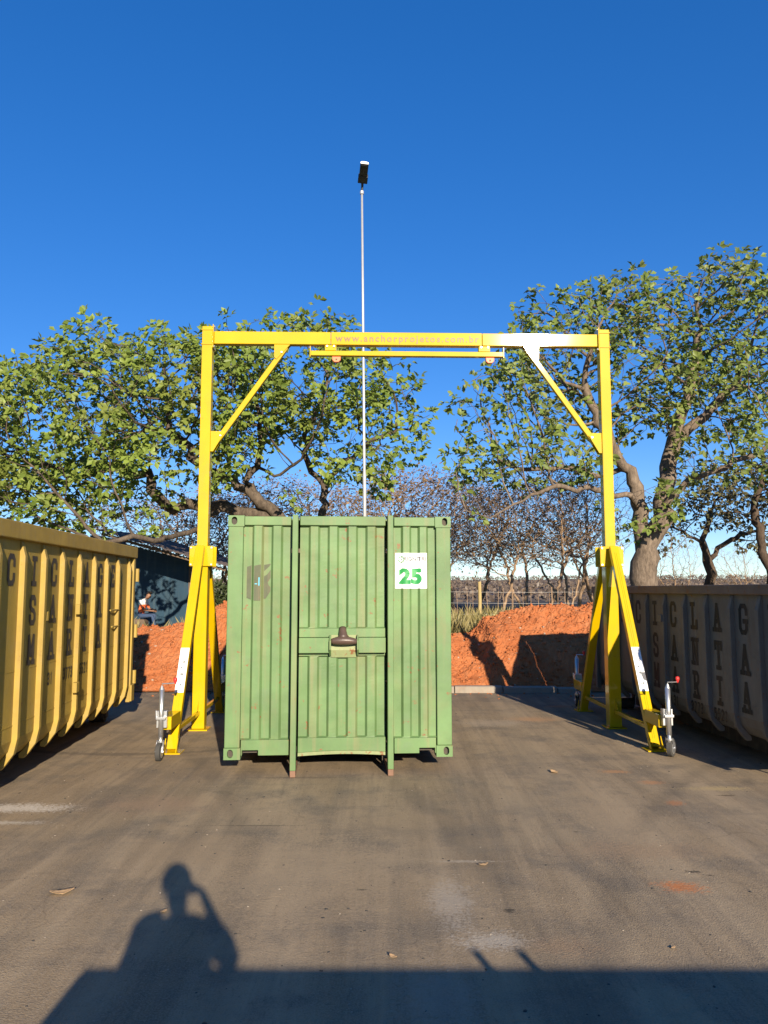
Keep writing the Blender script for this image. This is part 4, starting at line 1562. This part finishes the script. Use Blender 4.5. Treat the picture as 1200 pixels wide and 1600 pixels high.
tree('broadleaf_tree', 'wide green broadleaf tree with leaning trunk behind the green container', b1, limbs, es, 7000, 21, .29, (3, 7, .160, 'leaf', .28), 'bark', gap=.13, extra=.30, rtip=.008, dk=.36, di=2.4)

# right broad tree
Y2 = 21.5
b2 = at(1010, 960, Y2); b2.z = gz(b2.x, b2.y)
limbs = [
    [b2] + L([(1010, 905), (1008, 868), (1003, 840), (1002, 800), (994, 765), (984, 735), (962, 705, -.4), (938, 660, -.8), (915, 610, -1)], Y2),
    L([(1008, 868), (1024, 838, -.2), (1036, 805, -.4), (1052, 775, -.6), (1090, 745, -.9), (1130, 728, -1.1), (1185, 705, -1.3), (1230, 660, -1.5)], Y2),
    L([(1002, 800), (985, 778, -.6), (945, 768, -1.3), (900, 764, -1.9), (865, 762, -2.3), (830, 772, -2.6), (800, 792, -2.9), (765, 806, -3.1), (735, 802, -3.3)], Y2),
    L([(1036, 805, -.4), (1040, 760, .2), (1052, 690, .8), (1070, 630, .9), (1085, 560, .8), (1090, 500, .6)], Y2),
    L([(984, 735), (930, 745, .3), (890, 725, .4), (850, 735, .2), (800, 730, .1)], Y2),
    L([(1052, 690, .8), (1100, 650, 1), (1150, 600, 1.2), (1170, 540, 1.2)], Y2),
    L([(1003, 840), (978, 828, -.3), (962, 812, -.5), (950, 790, -.6)], Y2),
]
es = [E(790, 655, 20.5, 100, 85, 2.6), E(870, 560, 21, 90, 85, 2.8), E(985, 570, 21.5, 110, 120, 3), E(1090, 500, 22, 110, 75, 2.8), E(1180, 540, 22, 90, 110, 3), E(1120, 620, 21.5, 110, 70, 2.8), E(850, 720, 20, 110, 45, 2),
      E(760, 730, 19.5, 70, 45, 1.6), E(1150, 710, 20.5, 90, 40, 2), E(1030, 790, 20.6, 45, 45, .9), E(1130, 425, 22, 40, 35, 1.3), E(840, 490, 21, 45, 35, 1.4), E(960, 480, 21.5, 70, 50, 2.0), E(720, 640, 20.5, 30, 60, 1.2), E(790, 680, 20.2, 110, 70, 2.2), E(830, 600, 20.6, 90, 70, 2.2)]
tree('broadleaf_tree', 'large green broadleaf tree with forked trunk behind the grey bin', b2, limbs, es, 6200, 33, .36, (3, 6, .150, 'leaf2', .27), 'bark_pale', gap=.12, extra=.20, rtip=.008, dk=.36, di=2.4)

# dark brown-leaved tree behind it
Y3 = 30.0
b3 = at(1108, 950, Y3); b3.z = gz(b3.x, b3.y)
limbs = [[b3] + L([(1110, 895), (1107, 875), (1098, 850), (1075, 835, -.5), (1050, 825, -.8)], Y3),
         L([(1107, 875), (1130, 850), (1150, 838), (1180, 828, .5), (1215, 815, .8)], Y3), L([(1098, 850), (1105, 825), (1112, 795)], Y3)]
es = [E(1075, 800, 30, 75, 38, 2.6), E(1160, 790, 30, 80, 42, 2.8), E(1125, 765, 30, 90, 40, 2.6), E(1050, 850, 29.6, 30, 22, 1.2), E(1190, 845, 29.5, 40, 30, 1.5)]
tree('brown_leaved_tree', 'small dark spreading tree with brownish leaves above the grey bin', b3, limbs, es, 1500, 44, .19, (2, 6, .15, 'leaf_brown', .22), 'bark_dark', gap=-.1, extra=.5, dk=.45)
Y4 = 27.0
b4 = at(1215, 950, Y4); b4.z = gz(b4.x, b4.y)
limbs = [[b4] + L([(1206, 900), (1192, 850), (1182, 815), (1178, 780), (1190, 740)], Y4), L([(1182, 815), (1150, 800), (1120, 800)], Y4)]
es = [E(1180, 765, 27, 70, 40, 2.4), E(1230, 740, 27, 70, 60, 2.4)]
tree('brown_leaved_tree', 'leaning dark trunk with brownish leaves at the right picture edge', b4, limbs, es, 700, 45, .15, (2, 6, .15, 'leaf_brown', .22), 'bark_dark', gap=-.1, extra=.5, dk=.45)

# leafless trees and scrub behind the bank
proto = []
for k in range(5):
    rr = random.Random(70 + k)
    nst = 1 + k % 3
    lim = []
    for s in range(nst):
        an = rr.uniform(0, 6.28)
        lean = rr.uniform(.15, .62)
        pts = [np.array((0, 0, 0.0))]
        for q in (.6, 1.2, 1.9, 2.6):
            pts.append(np.array((math.cos(an) * lean * q + rr.uniform(-.1, .1), math.sin(an) * lean * q + rr.uniform(-.1, .1), q)))
        lim.append(pts if s == 0 else pts)
    es_ = [((rr.uniform(-.4, .4), rr.uniform(-.4, .4), 3.6), (1.9, 1.9, 1.7)), ((rr.uniform(-1, 1), rr.uniform(-1, 1), 2.7), (1.4, 1.4, .9)), ((rr.uniform(-.6, .6), rr.uniform(-.6, .6), 4.7), (1.0, 1.0, .7))]
    att = ellipsoid_points(es_, 1500, 80 + k, -.02, .9)
    P, par = colonize(lim, att, .15, 2.4, .17, 90 + k, 170, (0, 0, .10), .38, 9000)
    proto.append((P, par))

bare_data = {}


def bare_tree(k, px, Y, top_py, label, rotz, wide=1.0, leaves=None, density=.15, group='leafless trees behind the bank', name='bare_tree', bark='bark_bare'):
    x = (px - 600) / 1200.0 * Y * .99
    z = gz(x, Y)
    h = at(px, top_py, Y).z - z
    root = thing(name, label, 'tree', (x, Y, z), rotz, group)
    key = (k, bark, leaves)
    if key not in bare_data:
        P, par = proto[k]
        tr, tips, rad, ch = branch_mesh(P, par, .062, .0046, 'trunk', bark, root, 3, .4)
        rr = np.random.RandomState(100 + k)
        cr_ = None
        if leaves:
            sel = [i for i in range(len(P)) if par[i] >= 0 and not ch[i] and rr.rand() < density]
            pts = P[sel]
            dirs = np.array([P[i] - P[par[i]] for i in sel])
            cr_ = leaf_cloud(pts, dirs / .17, 5, 1, .085, 110 + k, 'crown', leaves, root, .14)
        bare_data[key] = (tr, cr_)
    else:
        tr, cr_ = bare_data[key]
        tr = copy_part(tr, root)
        if cr_: cr_ = copy_part(cr_, root)
    s = h / 5.3
    root.scale = (s * wide, s * wide, s)
    return root


BT = [
    (0, 780, 27, 765, 'thin leafless tree just right of the fence post', .3, 1.0, 'leaf_dry'),
    (1, 829, 28, 735, 'leafless tree with bent trunk between container and gantry post', 1.4, 1.15, 'leaf_dry'),
    (2, 888, 27, 742, 'leaning multi-stemmed leafless tree left of the right gantry post', 2.2, 1.1, None),
    (3, 905, 31, 725, 'upright leafless tree beside the right gantry collar', 3.1, 1.0, 'leaf_dry'),
    (4, 934, 29, 735, 'leafless tree half hidden by the right gantry post', 4.0, .9, None),
    (0, 715, 31, 748, 'leafless tree rising at the right edge of the green container', 4.6, 1.1, None),
    (1, 745, 38, 750, 'pale leafless tree over the burnt field', 5.1, 1.2, 'leaf_dry'),
    (3, 640, 34, 728, 'leafless tree peeping over the container right of the lamp pole', .8, 1.3, 'leaf_dry'),
    (2, 600, 38, 735, 'brownish leafless tree over the container just beside the lamp pole', 2.9, 1.3, 'leaf_dry'),
    (4, 545, 37, 760, 'leafless tree over the middle of the container', 5.5, 1.4, 'leaf_dry'),
    (0, 470, 36, 745, 'leafless tree over the container between the leaning trunks', 1.1, 1.4, 'leaf_dry'),
    (1, 385, 35, 748, 'leafless tree over the left container corner', 2.0, 1.4, 'leaf_dry'),
    (2, 335, 33, 775, 'leafless tree behind the left gantry post', 3.9, 1.3, 'leaf_dry'),
    (3, 285, 36, 770, 'leafless tree above the blue shed roof', .2, 1.5, 'leaf_dry'),
    (4, 215, 36, 778, 'leafless tree behind the far end of the yellow bin', 1.0, 1.5, 'leaf_dry'),
    (2, 1062, 26, 830, 'bare twiggy shrub between the forked trunk and the brown tree', 1.9, .9, None),
    (4, 1150, 27, 850, 'bare twiggy shrub right of the brown tree trunk', .9, .9, None),
    (0, 690, 42, 742, 'distant leafless tree left of the burnt field', 3.3, 1.4, 'leaf_dry'),
    (3, 860, 40, 760, 'distant leafless tree on the dry field', 3.5, 1.3, 'leaf_dry'),
]
for (k, px, Y, ty, lab, rz, wd, lv) in BT:
    bare_tree(k, px, Y, ty, lab, rz, wd, lv, .85)

# evergreen bush beside the shed
def bush(px, py, Y, rx, ry, label, seed, mat='leaf_bush', n=520, name='bush'):
    x = (px - 600) / 1200.0 * Y
    z = gz(x, Y)
    root = thing(name, label, 'bush', (x, Y, z))
    k = Y / 1200.0
    rr = np.random.RandomState(seed)
    pts = []
    mb = MB()
    for _ in range(n):
        d = rr.normal(0, 1, 3); d /= np.linalg.norm(d)
        t = rr.rand() ** .45
        pts.append((d[0] * rx * k * t, d[1] * rx * k * t, ry * k * (1 + d[2] * t)))
    for _ in range(9):
        a = pts[rr.randint(n)]
        mb.tube([(0, 0, 0), (a[0] * .4, a[1] * .4, a[2] * .5), a], [.03, .02, .008], 5)
    mb.build('stem', 'bark_dark', root)
    P = np.array(pts)
    leaf_cloud(P, P / (np.linalg.norm(P, axis=1)[:, None] + 1e-6), 7, 1, .13, seed, 'crown', mat, root, .18)
    return root


bush(342, 920, 25.5, 26, 36, 'dark green bush between the shed and the container', 5)
bush(318, 930, 29, 30, 34, 'dark green bush at the shed corner behind the gantry leg', 6)

# dry grass on the crest and the field edge
rr = np.random.RandomState(77)
V, F, T = [], [], []
k = 0
for _ in range(9000):
    y = 16.9 + 14 * rr.rand() ** 1.9
    x = rr.uniform(-.50, .52) * y
    if x < -2.0 and y < 27 and rr.rand() < .75:
        continue
    if mnoise.noise(Vector((x * .7, y * .7, 2))) < -.12:
        continue
    z = terr(x, y)
    if y < 18.9:
        if bank_z(x, y) > z + .03:
            continue
    hgt = (.10 + .42 * rr.rand() ** 2.2)
    tn = rr.rand() * .6
    for _b in range(6):
        a = rr.rand() * 6.28
        ln = rr.rand() * .6
        bx_, by_ = x + rr.normal(0, .06), y + rr.normal(0, .06)
        w = .006 + .008 * rr.rand()
        hh = hgt * (.6 + .6 * rr.rand())
        dx, dy = math.cos(a), math.sin(a)
        V += [(bx_ - dy * w, by_ + dx * w, z - .03), (bx_ + dy * w, by_ - dx * w, z - .03), (bx_ + dx * hh * ln * .4, by_ + dy * hh * ln * .4, z + hh * .6), (bx_ + dx * hh * ln, by_ + dy * hh * ln, z + hh)]
        F += [(k, k + 1, k + 2), (k + 2, k + 1, k + 3)]
        T += [min(1, tn + .4 * rr.rand())] * 4
        k += 4
o_ = np_mesh('dry_grass', np.array(V), np.array(F), 'grass', None, T)
tag(o_, 'dry yellow grass along the crest of the bank and the field', 'grass', kind='stuff')

# distant scrub line on the hills, read as one mass
P = []
rr = np.random.RandomState(5)
for _ in range(4200):
    y = 120 + 480 * rr.rand() ** 1.2
    x = rr.uniform(-.55, .55) * y
    P.append((x, y, terr(x, y) + rr.uniform(.3, 2.2)))
P = np.array(P)
o_ = leaf_cloud(P, np.tile(np.array([[0, 0, 1.0]]), (len(P), 1)), 10, 1, .62, 9, 'distant_scrub', 'scrub', None, 1.1, width=1.0)
tag(o_, 'grey brown scrub covering the low hills on the horizon', 'scrub', kind='stuff')

# wire fence along the field
fy = 24.5
fence = thing('wire_fence', 'wire fence with yellowish wooden post in front of the burnt field', 'fence', (1.5, fy, gz(1.5, fy)))
for i, px in enumerate((700, 748, 799, 860, 925)):
    x = (px - 600) / 1200 * fy - 1.5
    r = .06 if px == 748 else .02
    MB().tube([(x, 0, -.1), (x + .02, 0, .7), (x + .01, 0, 1.32 if px == 748 else 1.15)], [r, r * .95, r * .9], 8).build('post', 'fence_wood' if px == 748 else 'bark_bare', fence)
for z in (.3, .65, 1.0):
    MB().tube([(2.0 - 1.5, 0, z), (4.5 - 1.5, 0, z - .02), (6.7 - 1.5, 0, z)], .003, 4).build('wire', 'wire', fence)
fr_ = random.Random(8)
for i in range(18):
    x = .55 + i * .26 + fr_.uniform(-.09, .09)
    MB().tube([(x, .01, .0), (x + fr_.uniform(-.05, .05), .01, fr_.uniform(.9, 1.2))], .009, 4).build('stake', 'bark_bare', fence)

# ------------------------------------------------------------------ blue shed
YS = 28.0
sh = thing('blue_shed', 'low blue walled shed with sagging sheet roof under the tree', 'shed', (-9.5, YS, .55))
def sx_(px): return (px - 600) / 1200 * YS + 9.5
def sz_(py): return at(300, py, YS).z - .55
wx0, wx1 = sx_(140), sx_(296)
MB().prism([(wx0, -.1), (wx1, -.1), (wx1, sz_(876)), (wx0, sz_(836))], 0, .14, 1).build('wall', 'blue_wall', sh)
MB().prism([(.14, -.1), (3.4, -.1), (3.4, sz_(884) - .02), (.14, sz_(884) - .02)], wx1 - .14, wx1 - .002, 0).build('wall', 'blue_wall', sh)
MB().prism([(.14, -.1), (3.4, -.1), (3.4, sz_(835) - .02), (.14, sz_(835) - .02)], wx0, wx0 + .14, 0).build('wall', 'blue_wall', sh)
MB().box((wx1 + .02, -.10, -.1), (wx1 + .14, .03, sz_(884) - .02)).build('corner_post', 'old_wood', sh)
# roof sheets, each its own; the roof runs well forward as a porch
YE = -2.3
def ex_(px): return (px - 600) / 1200 * (YS + YE) + 9.5
def ez_(py): return at(300, py, YS + YE).z - .55
xe0, xe1 = ex_(150), ex_(356)
m_ = (ez_(887) - ez_(838)) / (ex_(355) - ex_(180))
ze1 = ez_(887)
ze0 = ze1 + m_ * (xe0 - xe1)
ns = 6
for i in range(ns):
    a = xe0 + (xe1 - xe0) * i / ns
    b = xe0 + (xe1 - xe0) * (i + 1) / ns + .08
    za = ze0 + (ze1 - ze0) * i / ns + .02 * (i % 2)
    zb = ze0 + (ze1 - ze0) * (i + 1) / ns + .02 * (i % 2)
    mb = MB()
    n = 10
    ri = random.Random(i)
    sag = ri.uniform(-.05, .03)
    for y in (YE - .25 * ri.random(), .4, 3.7):
        for q in range(n + 1):
            f = q / n
            mb.v.append((a + (b - a) * f, y, za + (zb - za) * f + (.022 if q % 2 else -.022) + .03 + (sag if y < 0 else .12 if y < 1 else .2)))
    for j in range(2):
        for q in range(n):
            mb.f.append((j * (n + 1) + q, j * (n + 1) + q + 1, (j + 1) * (n + 1) + q + 1, (j + 1) * (n + 1) + q))
    ro = mb.build('roof_sheet', 'roof_sheet', sh)
    so_ = ro.modifiers.new('thick', 'SOLIDIFY')
    so_.thickness = .012
for y, up in ((YE + .2, -.08), (1.2, .06), (3.3, .10)):
    MB().bar((xe0 + .1, y, ze0 + up), (xe1 - .1, y, ze1 + up), .07, .09).build('rafter', 'old_wood', sh)
# post that carries the open end of the roof
MB().tube([(xe1 - .9, YE + .2, -.1), (xe1 - .87, YE + .2, ze1 + .12)], .05, 8).build('roof_post', 'old_wood', sh)

# ------------------------------------------------------------------ street lamp
pl = at(572, 800, 19.0)
lx_, lyy = pl.x, 19.0
lz = gz(lx_, lyy)
lamp = thing('street_lamp', 'tall thin galvanised lamp pole with dark lantern above the trees', 'street lamp', (lx_, lyy, lz))
tp = at(565.5, 300, lyy)
hx_, hz_ = tp.x - lx_, tp.z - lz
MB().tube([(0, 0, -.2), (hx_ * .35, 0, hz_ * .35), (hx_ * .36, 0, hz_ * .36), (hx_ * .7, 0, hz_ * .7), (hx_, 0, hz_)], [.052, .046, .038, .034, .028], 12).build('pole', 'galv_pole', lamp, smooth=True)
MB().tube([(hx_, 0, hz_ - .06), (hx_, 0, hz_ + .02)], .05, 12).build('pole_collar', 'galv_pole', lamp)
arm = MB().tube([(hx_, 0, hz_ + .02), (hx_ + .01, -.03, hz_ + .12), (hx_ + .015, -.14, hz_ + .20)], [.03, .03, .035], 10).build('arm', 'dark_plastic', lamp)
hd = thing('lamp_head', 'x', 'x')
del hd['label'], hd['category']
hd.parent = lamp
hd.location = (hx_ + .02, -.12, hz_ + .21)
hd.rotation_euler = (R(-14), R(5), R(5))
MB().box((-.125, -.22, -.045), (.125, .02, .06)).build('driver_box', 'dark_plastic', hd, .012)
MB().box((-.105, -.62, -.035), (.105, -.222, .045)).build('lantern_body', 'dark_plastic', hd, .012)
MB().box((-.085, -.60, -.041), (.085, -.25, -.036)).build('lens', 'dark_plastic', hd)
MB().prism([(-.105, -.03), (.105, -.03), (.10, .03), (.05, .045), (-.05, .045), (-.10, .03)], -.65, -.621, 1).build('end_cap', 'sunlit_end', hd, .01)  # sunlit near end of the lantern, its brightness painted in as white

# ------------------------------------------------------------------ people
def skin_mesh(name, verts, edges, radii, root_i=0, sub=1):
    me = bpy.data.meshes.new(name)
    me.from_pydata([tuple(v) for v in verts], edges, [])
    ob = bpy.data.objects.new(name, me)
    COL.objects.link(ob)
    md = ob.modifiers.new('skin', 'SKIN')
    md.use_smooth_shade = True
    lay = me.skin_vertices[0].data if len(me.skin_vertices) else None
    if lay is None:
        bpy.context.view_layer.objects.active = ob
        bpy.ops.mesh.customdata_skin_add()
        lay = me.skin_vertices[0].data
    for i, r in enumerate(radii):
        lay[i].radius = (r, r) if not isinstance(r, tuple) else r
        lay[i].use_root = (i == root_i)
    sb = ob.modifiers.new('sub', 'SUBSURF')
    sb.levels = sub
    sb.render_levels = sub
    dg = bpy.context.evaluated_depsgraph_get()
    res = bpy.data.meshes.new_from_object(ob.evaluated_get(dg))
    bpy.data.objects.remove(ob)
    return res


def person(name, label, loc, rotz, J, mats, hair_r=.108, group=None, bulk=1.0):
    """J: joints in local metres. one continuous body; clothing by region"""
    root = thing(name, label, 'person', loc, rotz, group)
    V, Ed, Rd, reg = [], [], [], []

    def add(p, r, par_, rg):
        V.append(Vector(p)); Rd.append(r); reg.append(rg)
        i = len(V) - 1
        if par_ is not None: Ed.append((par_, i))
        return i
    pel = add(J['pelvis'], (.15, .12), None, 'legs')
    wai = add(Vector(J['pelvis']).lerp(Vector(J['chest']), .45), (.135 * bulk, .105 * bulk), pel, 'top')
    che = add(J['chest'], (.165 * bulk, .115 * bulk), wai, 'top')
    nb = add(Vector(J['chest']).lerp(Vector(J['neck']), .65), (.10, .085), che, 'top')
    nk = add(J['neck'], .055, nb, 'skin')
    h0 = add(Vector(J['neck']).lerp(Vector(J['head']), .55), (.07, .075), nk, 'skin')
    h1 = add(J['head'], (.082, .10), h0, 'skin')
    up = (Vector(J['head']) - Vector(J['neck'])).normalized()
    h2 = add(Vector(J['head']) + up * .075, (.062, .075), h1, 'skin')
    for s in ('l', 'r'):
        sh_ = add(J[s + 'sho'], .066 * bulk, nb, 'top')
        ue = add(Vector(J[s + 'sho']).lerp(Vector(J[s + 'elb']), .55), .052 * bulk * bulk, sh_, 'top')
        el = add(J[s + 'elb'], .042, ue, mats.get('sleeve', 'skin'))
        fm = add(Vector(J[s + 'elb']).lerp(Vector(J[s + 'wri']), .35), .042, el, 'skin')
        wr = add(J[s + 'wri'], .028, fm, 'skin')
        hd_ = (Vector(J[s + 'hand']) - Vector(J[s + 'wri'])).normalized()
        pa = add(Vector(J[s + 'wri']) + hd_ * .06, (.036, .020), wr, 'skin')
        pn = Vector(J.get(s + 'palm', (0, -1, 0))).normalized()
        sdv = hd_.cross(pn).normalized()
        for q, ln in ((-1.5, .062), (-.5, .075), (.5, .078), (1.5, .070)):
            b = Vector(J[s + 'wri']) + hd_ * .10 + sdv * q * .019
            f0 = add(b, .0095, pa, 'skin')
            f1 = add(b + hd_ * ln * .55 + pn * .012, .009, f0, 'skin')
            add(b + hd_ * ln * .8 + pn * .035, .008, f1, 'skin')
        tb = add(Vector(J[s + 'wri']) + hd_ * .045 + sdv * .036 * (1 if s == 'r' else -1), .011, pa, 'skin')
        add(Vector(J[s + 'wri']) + hd_ * .085 + sdv * .055 * (1 if s == 'r' else -1) + pn * .02, .009, tb, 'skin')
        hp = add(J[s + 'hip'], .092, pel, 'legs')
        th = add(Vector(J[s + 'hip']).lerp(Vector(J[s + 'kne']), .5), .080, hp, 'legs')
        kn = add(J[s + 'kne'], .058, th, 'legs')
        cf = add(Vector(J[s + 'kne']).lerp(Vector(J[s + 'ank']), .35), .056, kn, 'legs')
        an = add(J[s + 'ank'], .042, cf, 'legs')
        hl = add(Vector(J[s + 'ank']) + Vector((0, 0, -.045)), .040, an, 'shoe')
        add(J[s + 'toe'], (.042, .03), hl, 'shoe')
    me = skin_mesh('body', V, Ed, Rd, pel, 1)
    order = ['skin', 'top', 'legs', 'shoe']
    me.materials.clear()
    for r in order: me.materials.append(M[mats[r]])
    PV = np.array([v[:] for v in V])
    for p in me.polygons:
        c = np.array(p.center[:])
        i = int(np.argmin(np.sum((PV - c) ** 2, 1) - np.array([(r if not isinstance(r, tuple) else r[0]) ** 2 for r in Rd])))
        p.material_index = order.index(reg[i])
        p.use_smooth = True
    ob = bpy.data.objects.new('body', me)
    COL.objects.link(ob)
    ob.parent = root
    # hair cap, ears, nose, eyes
    hp_ = Vector(J['head'])
    fwd = Vector(J['face']).normalized()
    rt = fwd.cross(up).normalized()
    fwd = up.cross(rt).normalized()
    fr = Matrix((rt, fwd, up)).transposed().to_4x4()

    def blob(nm, mat, c, s, seg=12, cut=None):
        bm = bmesh.new()
        bmesh.ops.create_uvsphere(bm, u_segments=seg, v_segments=max(6, seg // 2 + 2), radius=1)
        if cut:
            dele = [v for v in bm.verts if cut(v.co)]
            bmesh.ops.delete(bm, geom=dele, context='VERTS')
        for v in bm.verts:
            q = Vector((v.co.x * s[0], v.co.y * s[1], v.co.z * s[2])) + Vector(c)
            v.co = (fr @ q.to_4d()).to_3d() + hp_
        m_ = bpy.data.meshes.new(nm)
        bm.to_mesh(m_); bm.free()
        m_.materials.append(M[mat])
        for p in m_.polygons: p.use_smooth = True
        b_ = bpy.data.objects.new(nm, m_)
        COL.objects.link(b_)
        b_.parent = root
        return b_
    blob('hair', 'hair', (0, -.008, .048), (hair_r * .84, hair_r * 1.02, hair_r * .98), 16, lambda c: (c.y > .35 and c.z < .38) or c.z < -.55)
    blob('nose', 'skin', (0, .098, -.005), (.014, .02, .022), 8)
    for s in (-1, 1):
        blob('ear', 'skin', (s * .084, -.005, 0), (.012, .02, .03), 8)
        blob('eye', 'hair', (s * .032, .088, .018), (.011, .008, .007), 8)
    blob('mouth', 'shoe', (0, .090, -.045), (.022, .008, .006), 8)
    return root


# seated person by the shed
YP = 26.2
pp = at(228, 985, YP)
pz = gz(pp.x, YP) + .05
pz = pp.z
Js = dict(pelvis=(-.12, 0, .50), chest=(-.02, 0, .86), neck=(.09, 0, 1.05), head=(.17, 0, 1.17), face=(.85, -.25, -.35),
          lsho=(-.01, .19, .97), rsho=(-.01, -.19, .97), lelb=(.10, .25, .70), relb=(.12, -.25, .70), lwri=(.34, .10, .68), rwri=(.34, -.10, .66), lhand=(.42, .04, .67), rhand=(.42, -.04, .65),
          lpalm=(0, -1, 0), rpalm=(0, 1, 0), lhip=(-.08, .10, .49), rhip=(-.08, -.10, .49), lkne=(.36, .13, .52), rkne=(.38, -.14, .50), lank=(.26, .13, .10), rank=(.50, -.14, .10), ltoe=(.42, .13, .03), rtoe=(.66, -.15, .03))
person('person', 'person in a white and orange shirt and jeans seated before the blue shed', (pp.x - .10, YP, pz), R(-8), Js, dict(skin='skin', top='shirt', legs='jeans', shoe='shoe'))
st = MB()
n = 12
st.prism([(-.22, 0), (.20, 0), (.22, .30), (.18, .375), (-.20, .385), (-.25, .30)], -.22, .22, 1)
so2 = st.build('stump_seat', 'old_wood', None, .03)
so2.location = (pp.x - .20, YP, pz)
tag(so2, 'rough wooden block that the person by the shed sits on', 'stump')
# soil pad the seat stands on
g = MB()
for j in range(13):
    for i in range(31):
        x = -12.0 + i * .24
        y = 23.6 + j * .4
        e = sstep(0, 2, j) * (1 - sstep(9.5, 12, j))
        g.v.append((x, y, -.2 + (pz + .2) * e - .004 + .012 * mnoise.noise(Vector((x * 3, y * 3, 0))) * e))
for j in range(12):
    for i in range(30):
        g.f.append((j * 31 + i, j * 31 + i + 1, (j + 1) * 31 + i + 1, (j + 1) * 31 + i))
tag(g.build('shed_forecourt', 'soil', smooth=True), kind='structure')

# the photographer, standing in an open skip behind the camera; only the shadow reaches the picture
skip = thing('open_skip', 'open steel skip behind the camera whose shadow crosses the foreground', 'skip', (1.4, -.8, 0))
SZ = 1.357
MB().prism([(-2.75, .315), (3.3, .315), (3.1, SZ), (-1.93, SZ)], .98, 1.03, 1).build('side_wall', 'skip_paint', skip)
MB().prism([(-2.75, .315), (3.3, .315), (3.1, SZ), (-1.93, SZ)], -1.03, -.98, 1).build('side_wall', 'skip_paint', skip)
MB().box((-2.70, -.975, .295), (3.25, .975, .345)).build('floor_plate', 'skip_paint', skip)
MB().prism([(-2.74, .347), (-2.69, .347), (-1.89, SZ - .003), (-1.94, SZ - .003)], -.975, .975, 1).build('end_wall', 'skip_paint', skip)
MB().prism([(3.29, .347), (3.24, .347), (3.05, SZ - .003), (3.09, SZ - .003)], -.975, .975, 1).build('end_wall', 'skip_paint', skip)
for x in (-2.0, 0.2, 2.4):
    MB().box((x - .06, -.9, .0), (x + .06, .9, .293)).build('skid', 'dark_steel', skip)
for x in (.16, .40):
    MB().tube([(x, 1.0, SZ - .01), (x + .003, 1.0, SZ + .035), (x - .003, 1.0, SZ + .07)], [.034, .020, .030], 8).build('lifting_lug', 'dark_steel', skip)
JX = .10
Jp = dict(pelvis=(JX, -.42, .345 + .90), chest=(JX, -.40, .345 + 1.24), neck=(JX - .01, -.38, .345 + 1.43), head=(JX - .03, -.34, .345 + 1.56), face=(-.15, 1, 0),
          lsho=(JX - .19, -.40, .345 + 1.36), rsho=(JX + .20, -.40, .345 + 1.37), lelb=(JX - .29, -.36, .345 + 1.08), relb=(JX + .26, -.26, .345 + 1.19), lwri=(JX - .22, -.22, .345 + .90), rwri=(JX + .07, -.10, .345 + 1.47),
          lhand=(JX - .2, -.12, .345 + .85), rhand=(JX - .01, -.08, .345 + 1.50), lpalm=(1, 0, 0), rpalm=(0, 1, 0),
          lhip=(JX - .10, -.42, .345 + .88), rhip=(JX + .10, -.42, .345 + .88), lkne=(JX - .12, -.38, .345 + .48), rkne=(JX + .12, -.38, .345 + .48), lank=(JX - .13, -.42, .345 + .10), rank=(JX + .13, -.42, .345 + .10), ltoe=(JX - .15, -.26, .345 + .035), rtoe=(JX + .15, -.26, .345 + .035))
person('person', 'photographer in a dark shirt standing in the skip, seen only as shadow', (0, 0, 0), 0, Jp, dict(skin='skin', top='shirt_dark', legs='jeans', shoe='shoe'), .122, None, 1.34)
ph = MB().box((-.035, -.030, 1.815), (.040, -.021, 1.962)).build('phone', 'dark_plastic', None, .004)
tag(ph, 'dark phone in the raised hand of the photographer', 'phone')

# ------------------------------------------------------------------ small litter on the yard
def dry_leaf(px, py, size, rz, label, seed):
    rr_ = random.Random(seed)
    p = onground(px, py)
    mb = MB()
    n = 7
    for i in range(n + 1):
        f = i / n
        w = size * .30 * math.sin(math.pi * (f * .94 + .03)) ** .8
        x = (f - .5) * size
        cu = .16 * size * (abs(f - .45) * 1.9) ** 2
        for q, s in enumerate((-1, -.5, 0, .5, 1)):
            mb.v.append((x, s * w, .004 + cu + .24 * abs(s) ** 1.5 * w + rr_.uniform(-.03, .03) * size * abs(s)))
    for i in range(n):
        for q in range(4):
            mb.f.append((i * 5 + q, i * 5 + q + 1, (i + 1) * 5 + q + 1, (i + 1) * 5 + q))
    o_ = mb.build('fallen_leaf', 'fallen', None, smooth=True)
    md = o_.modifiers.new('t', 'SOLIDIFY'); md.thickness = .0015
    o_.location = (p.x, p.y, .004)
    o_.rotation_euler = (0, 0, rz)
    tag(o_, label, 'leaf', 'dry leaves fallen on the asphalt')


dry_leaf(97, 1397, .15, .2, 'large pale dry leaf on the asphalt left of the photographer shadow', 1)
dry_leaf(866, 1208, .12, 1.9, 'curled brown leaf on the asphalt right of the green container', 2)
dry_leaf(256, 1426, .05, .8, 'tiny pale leaf beside the shadow of the head', 3)
dry_leaf(755, 1353, .07, .1, 'small pale leaf beside the whitish patch on the asphalt', 4)
dry_leaf(1052, 1483, .03, .5, 'tiny leaf near the shadow edge at lower right', 5)
dry_leaf(614, 1497, .05, 2.5, 'small brown leaf just above the skip shadow', 6)
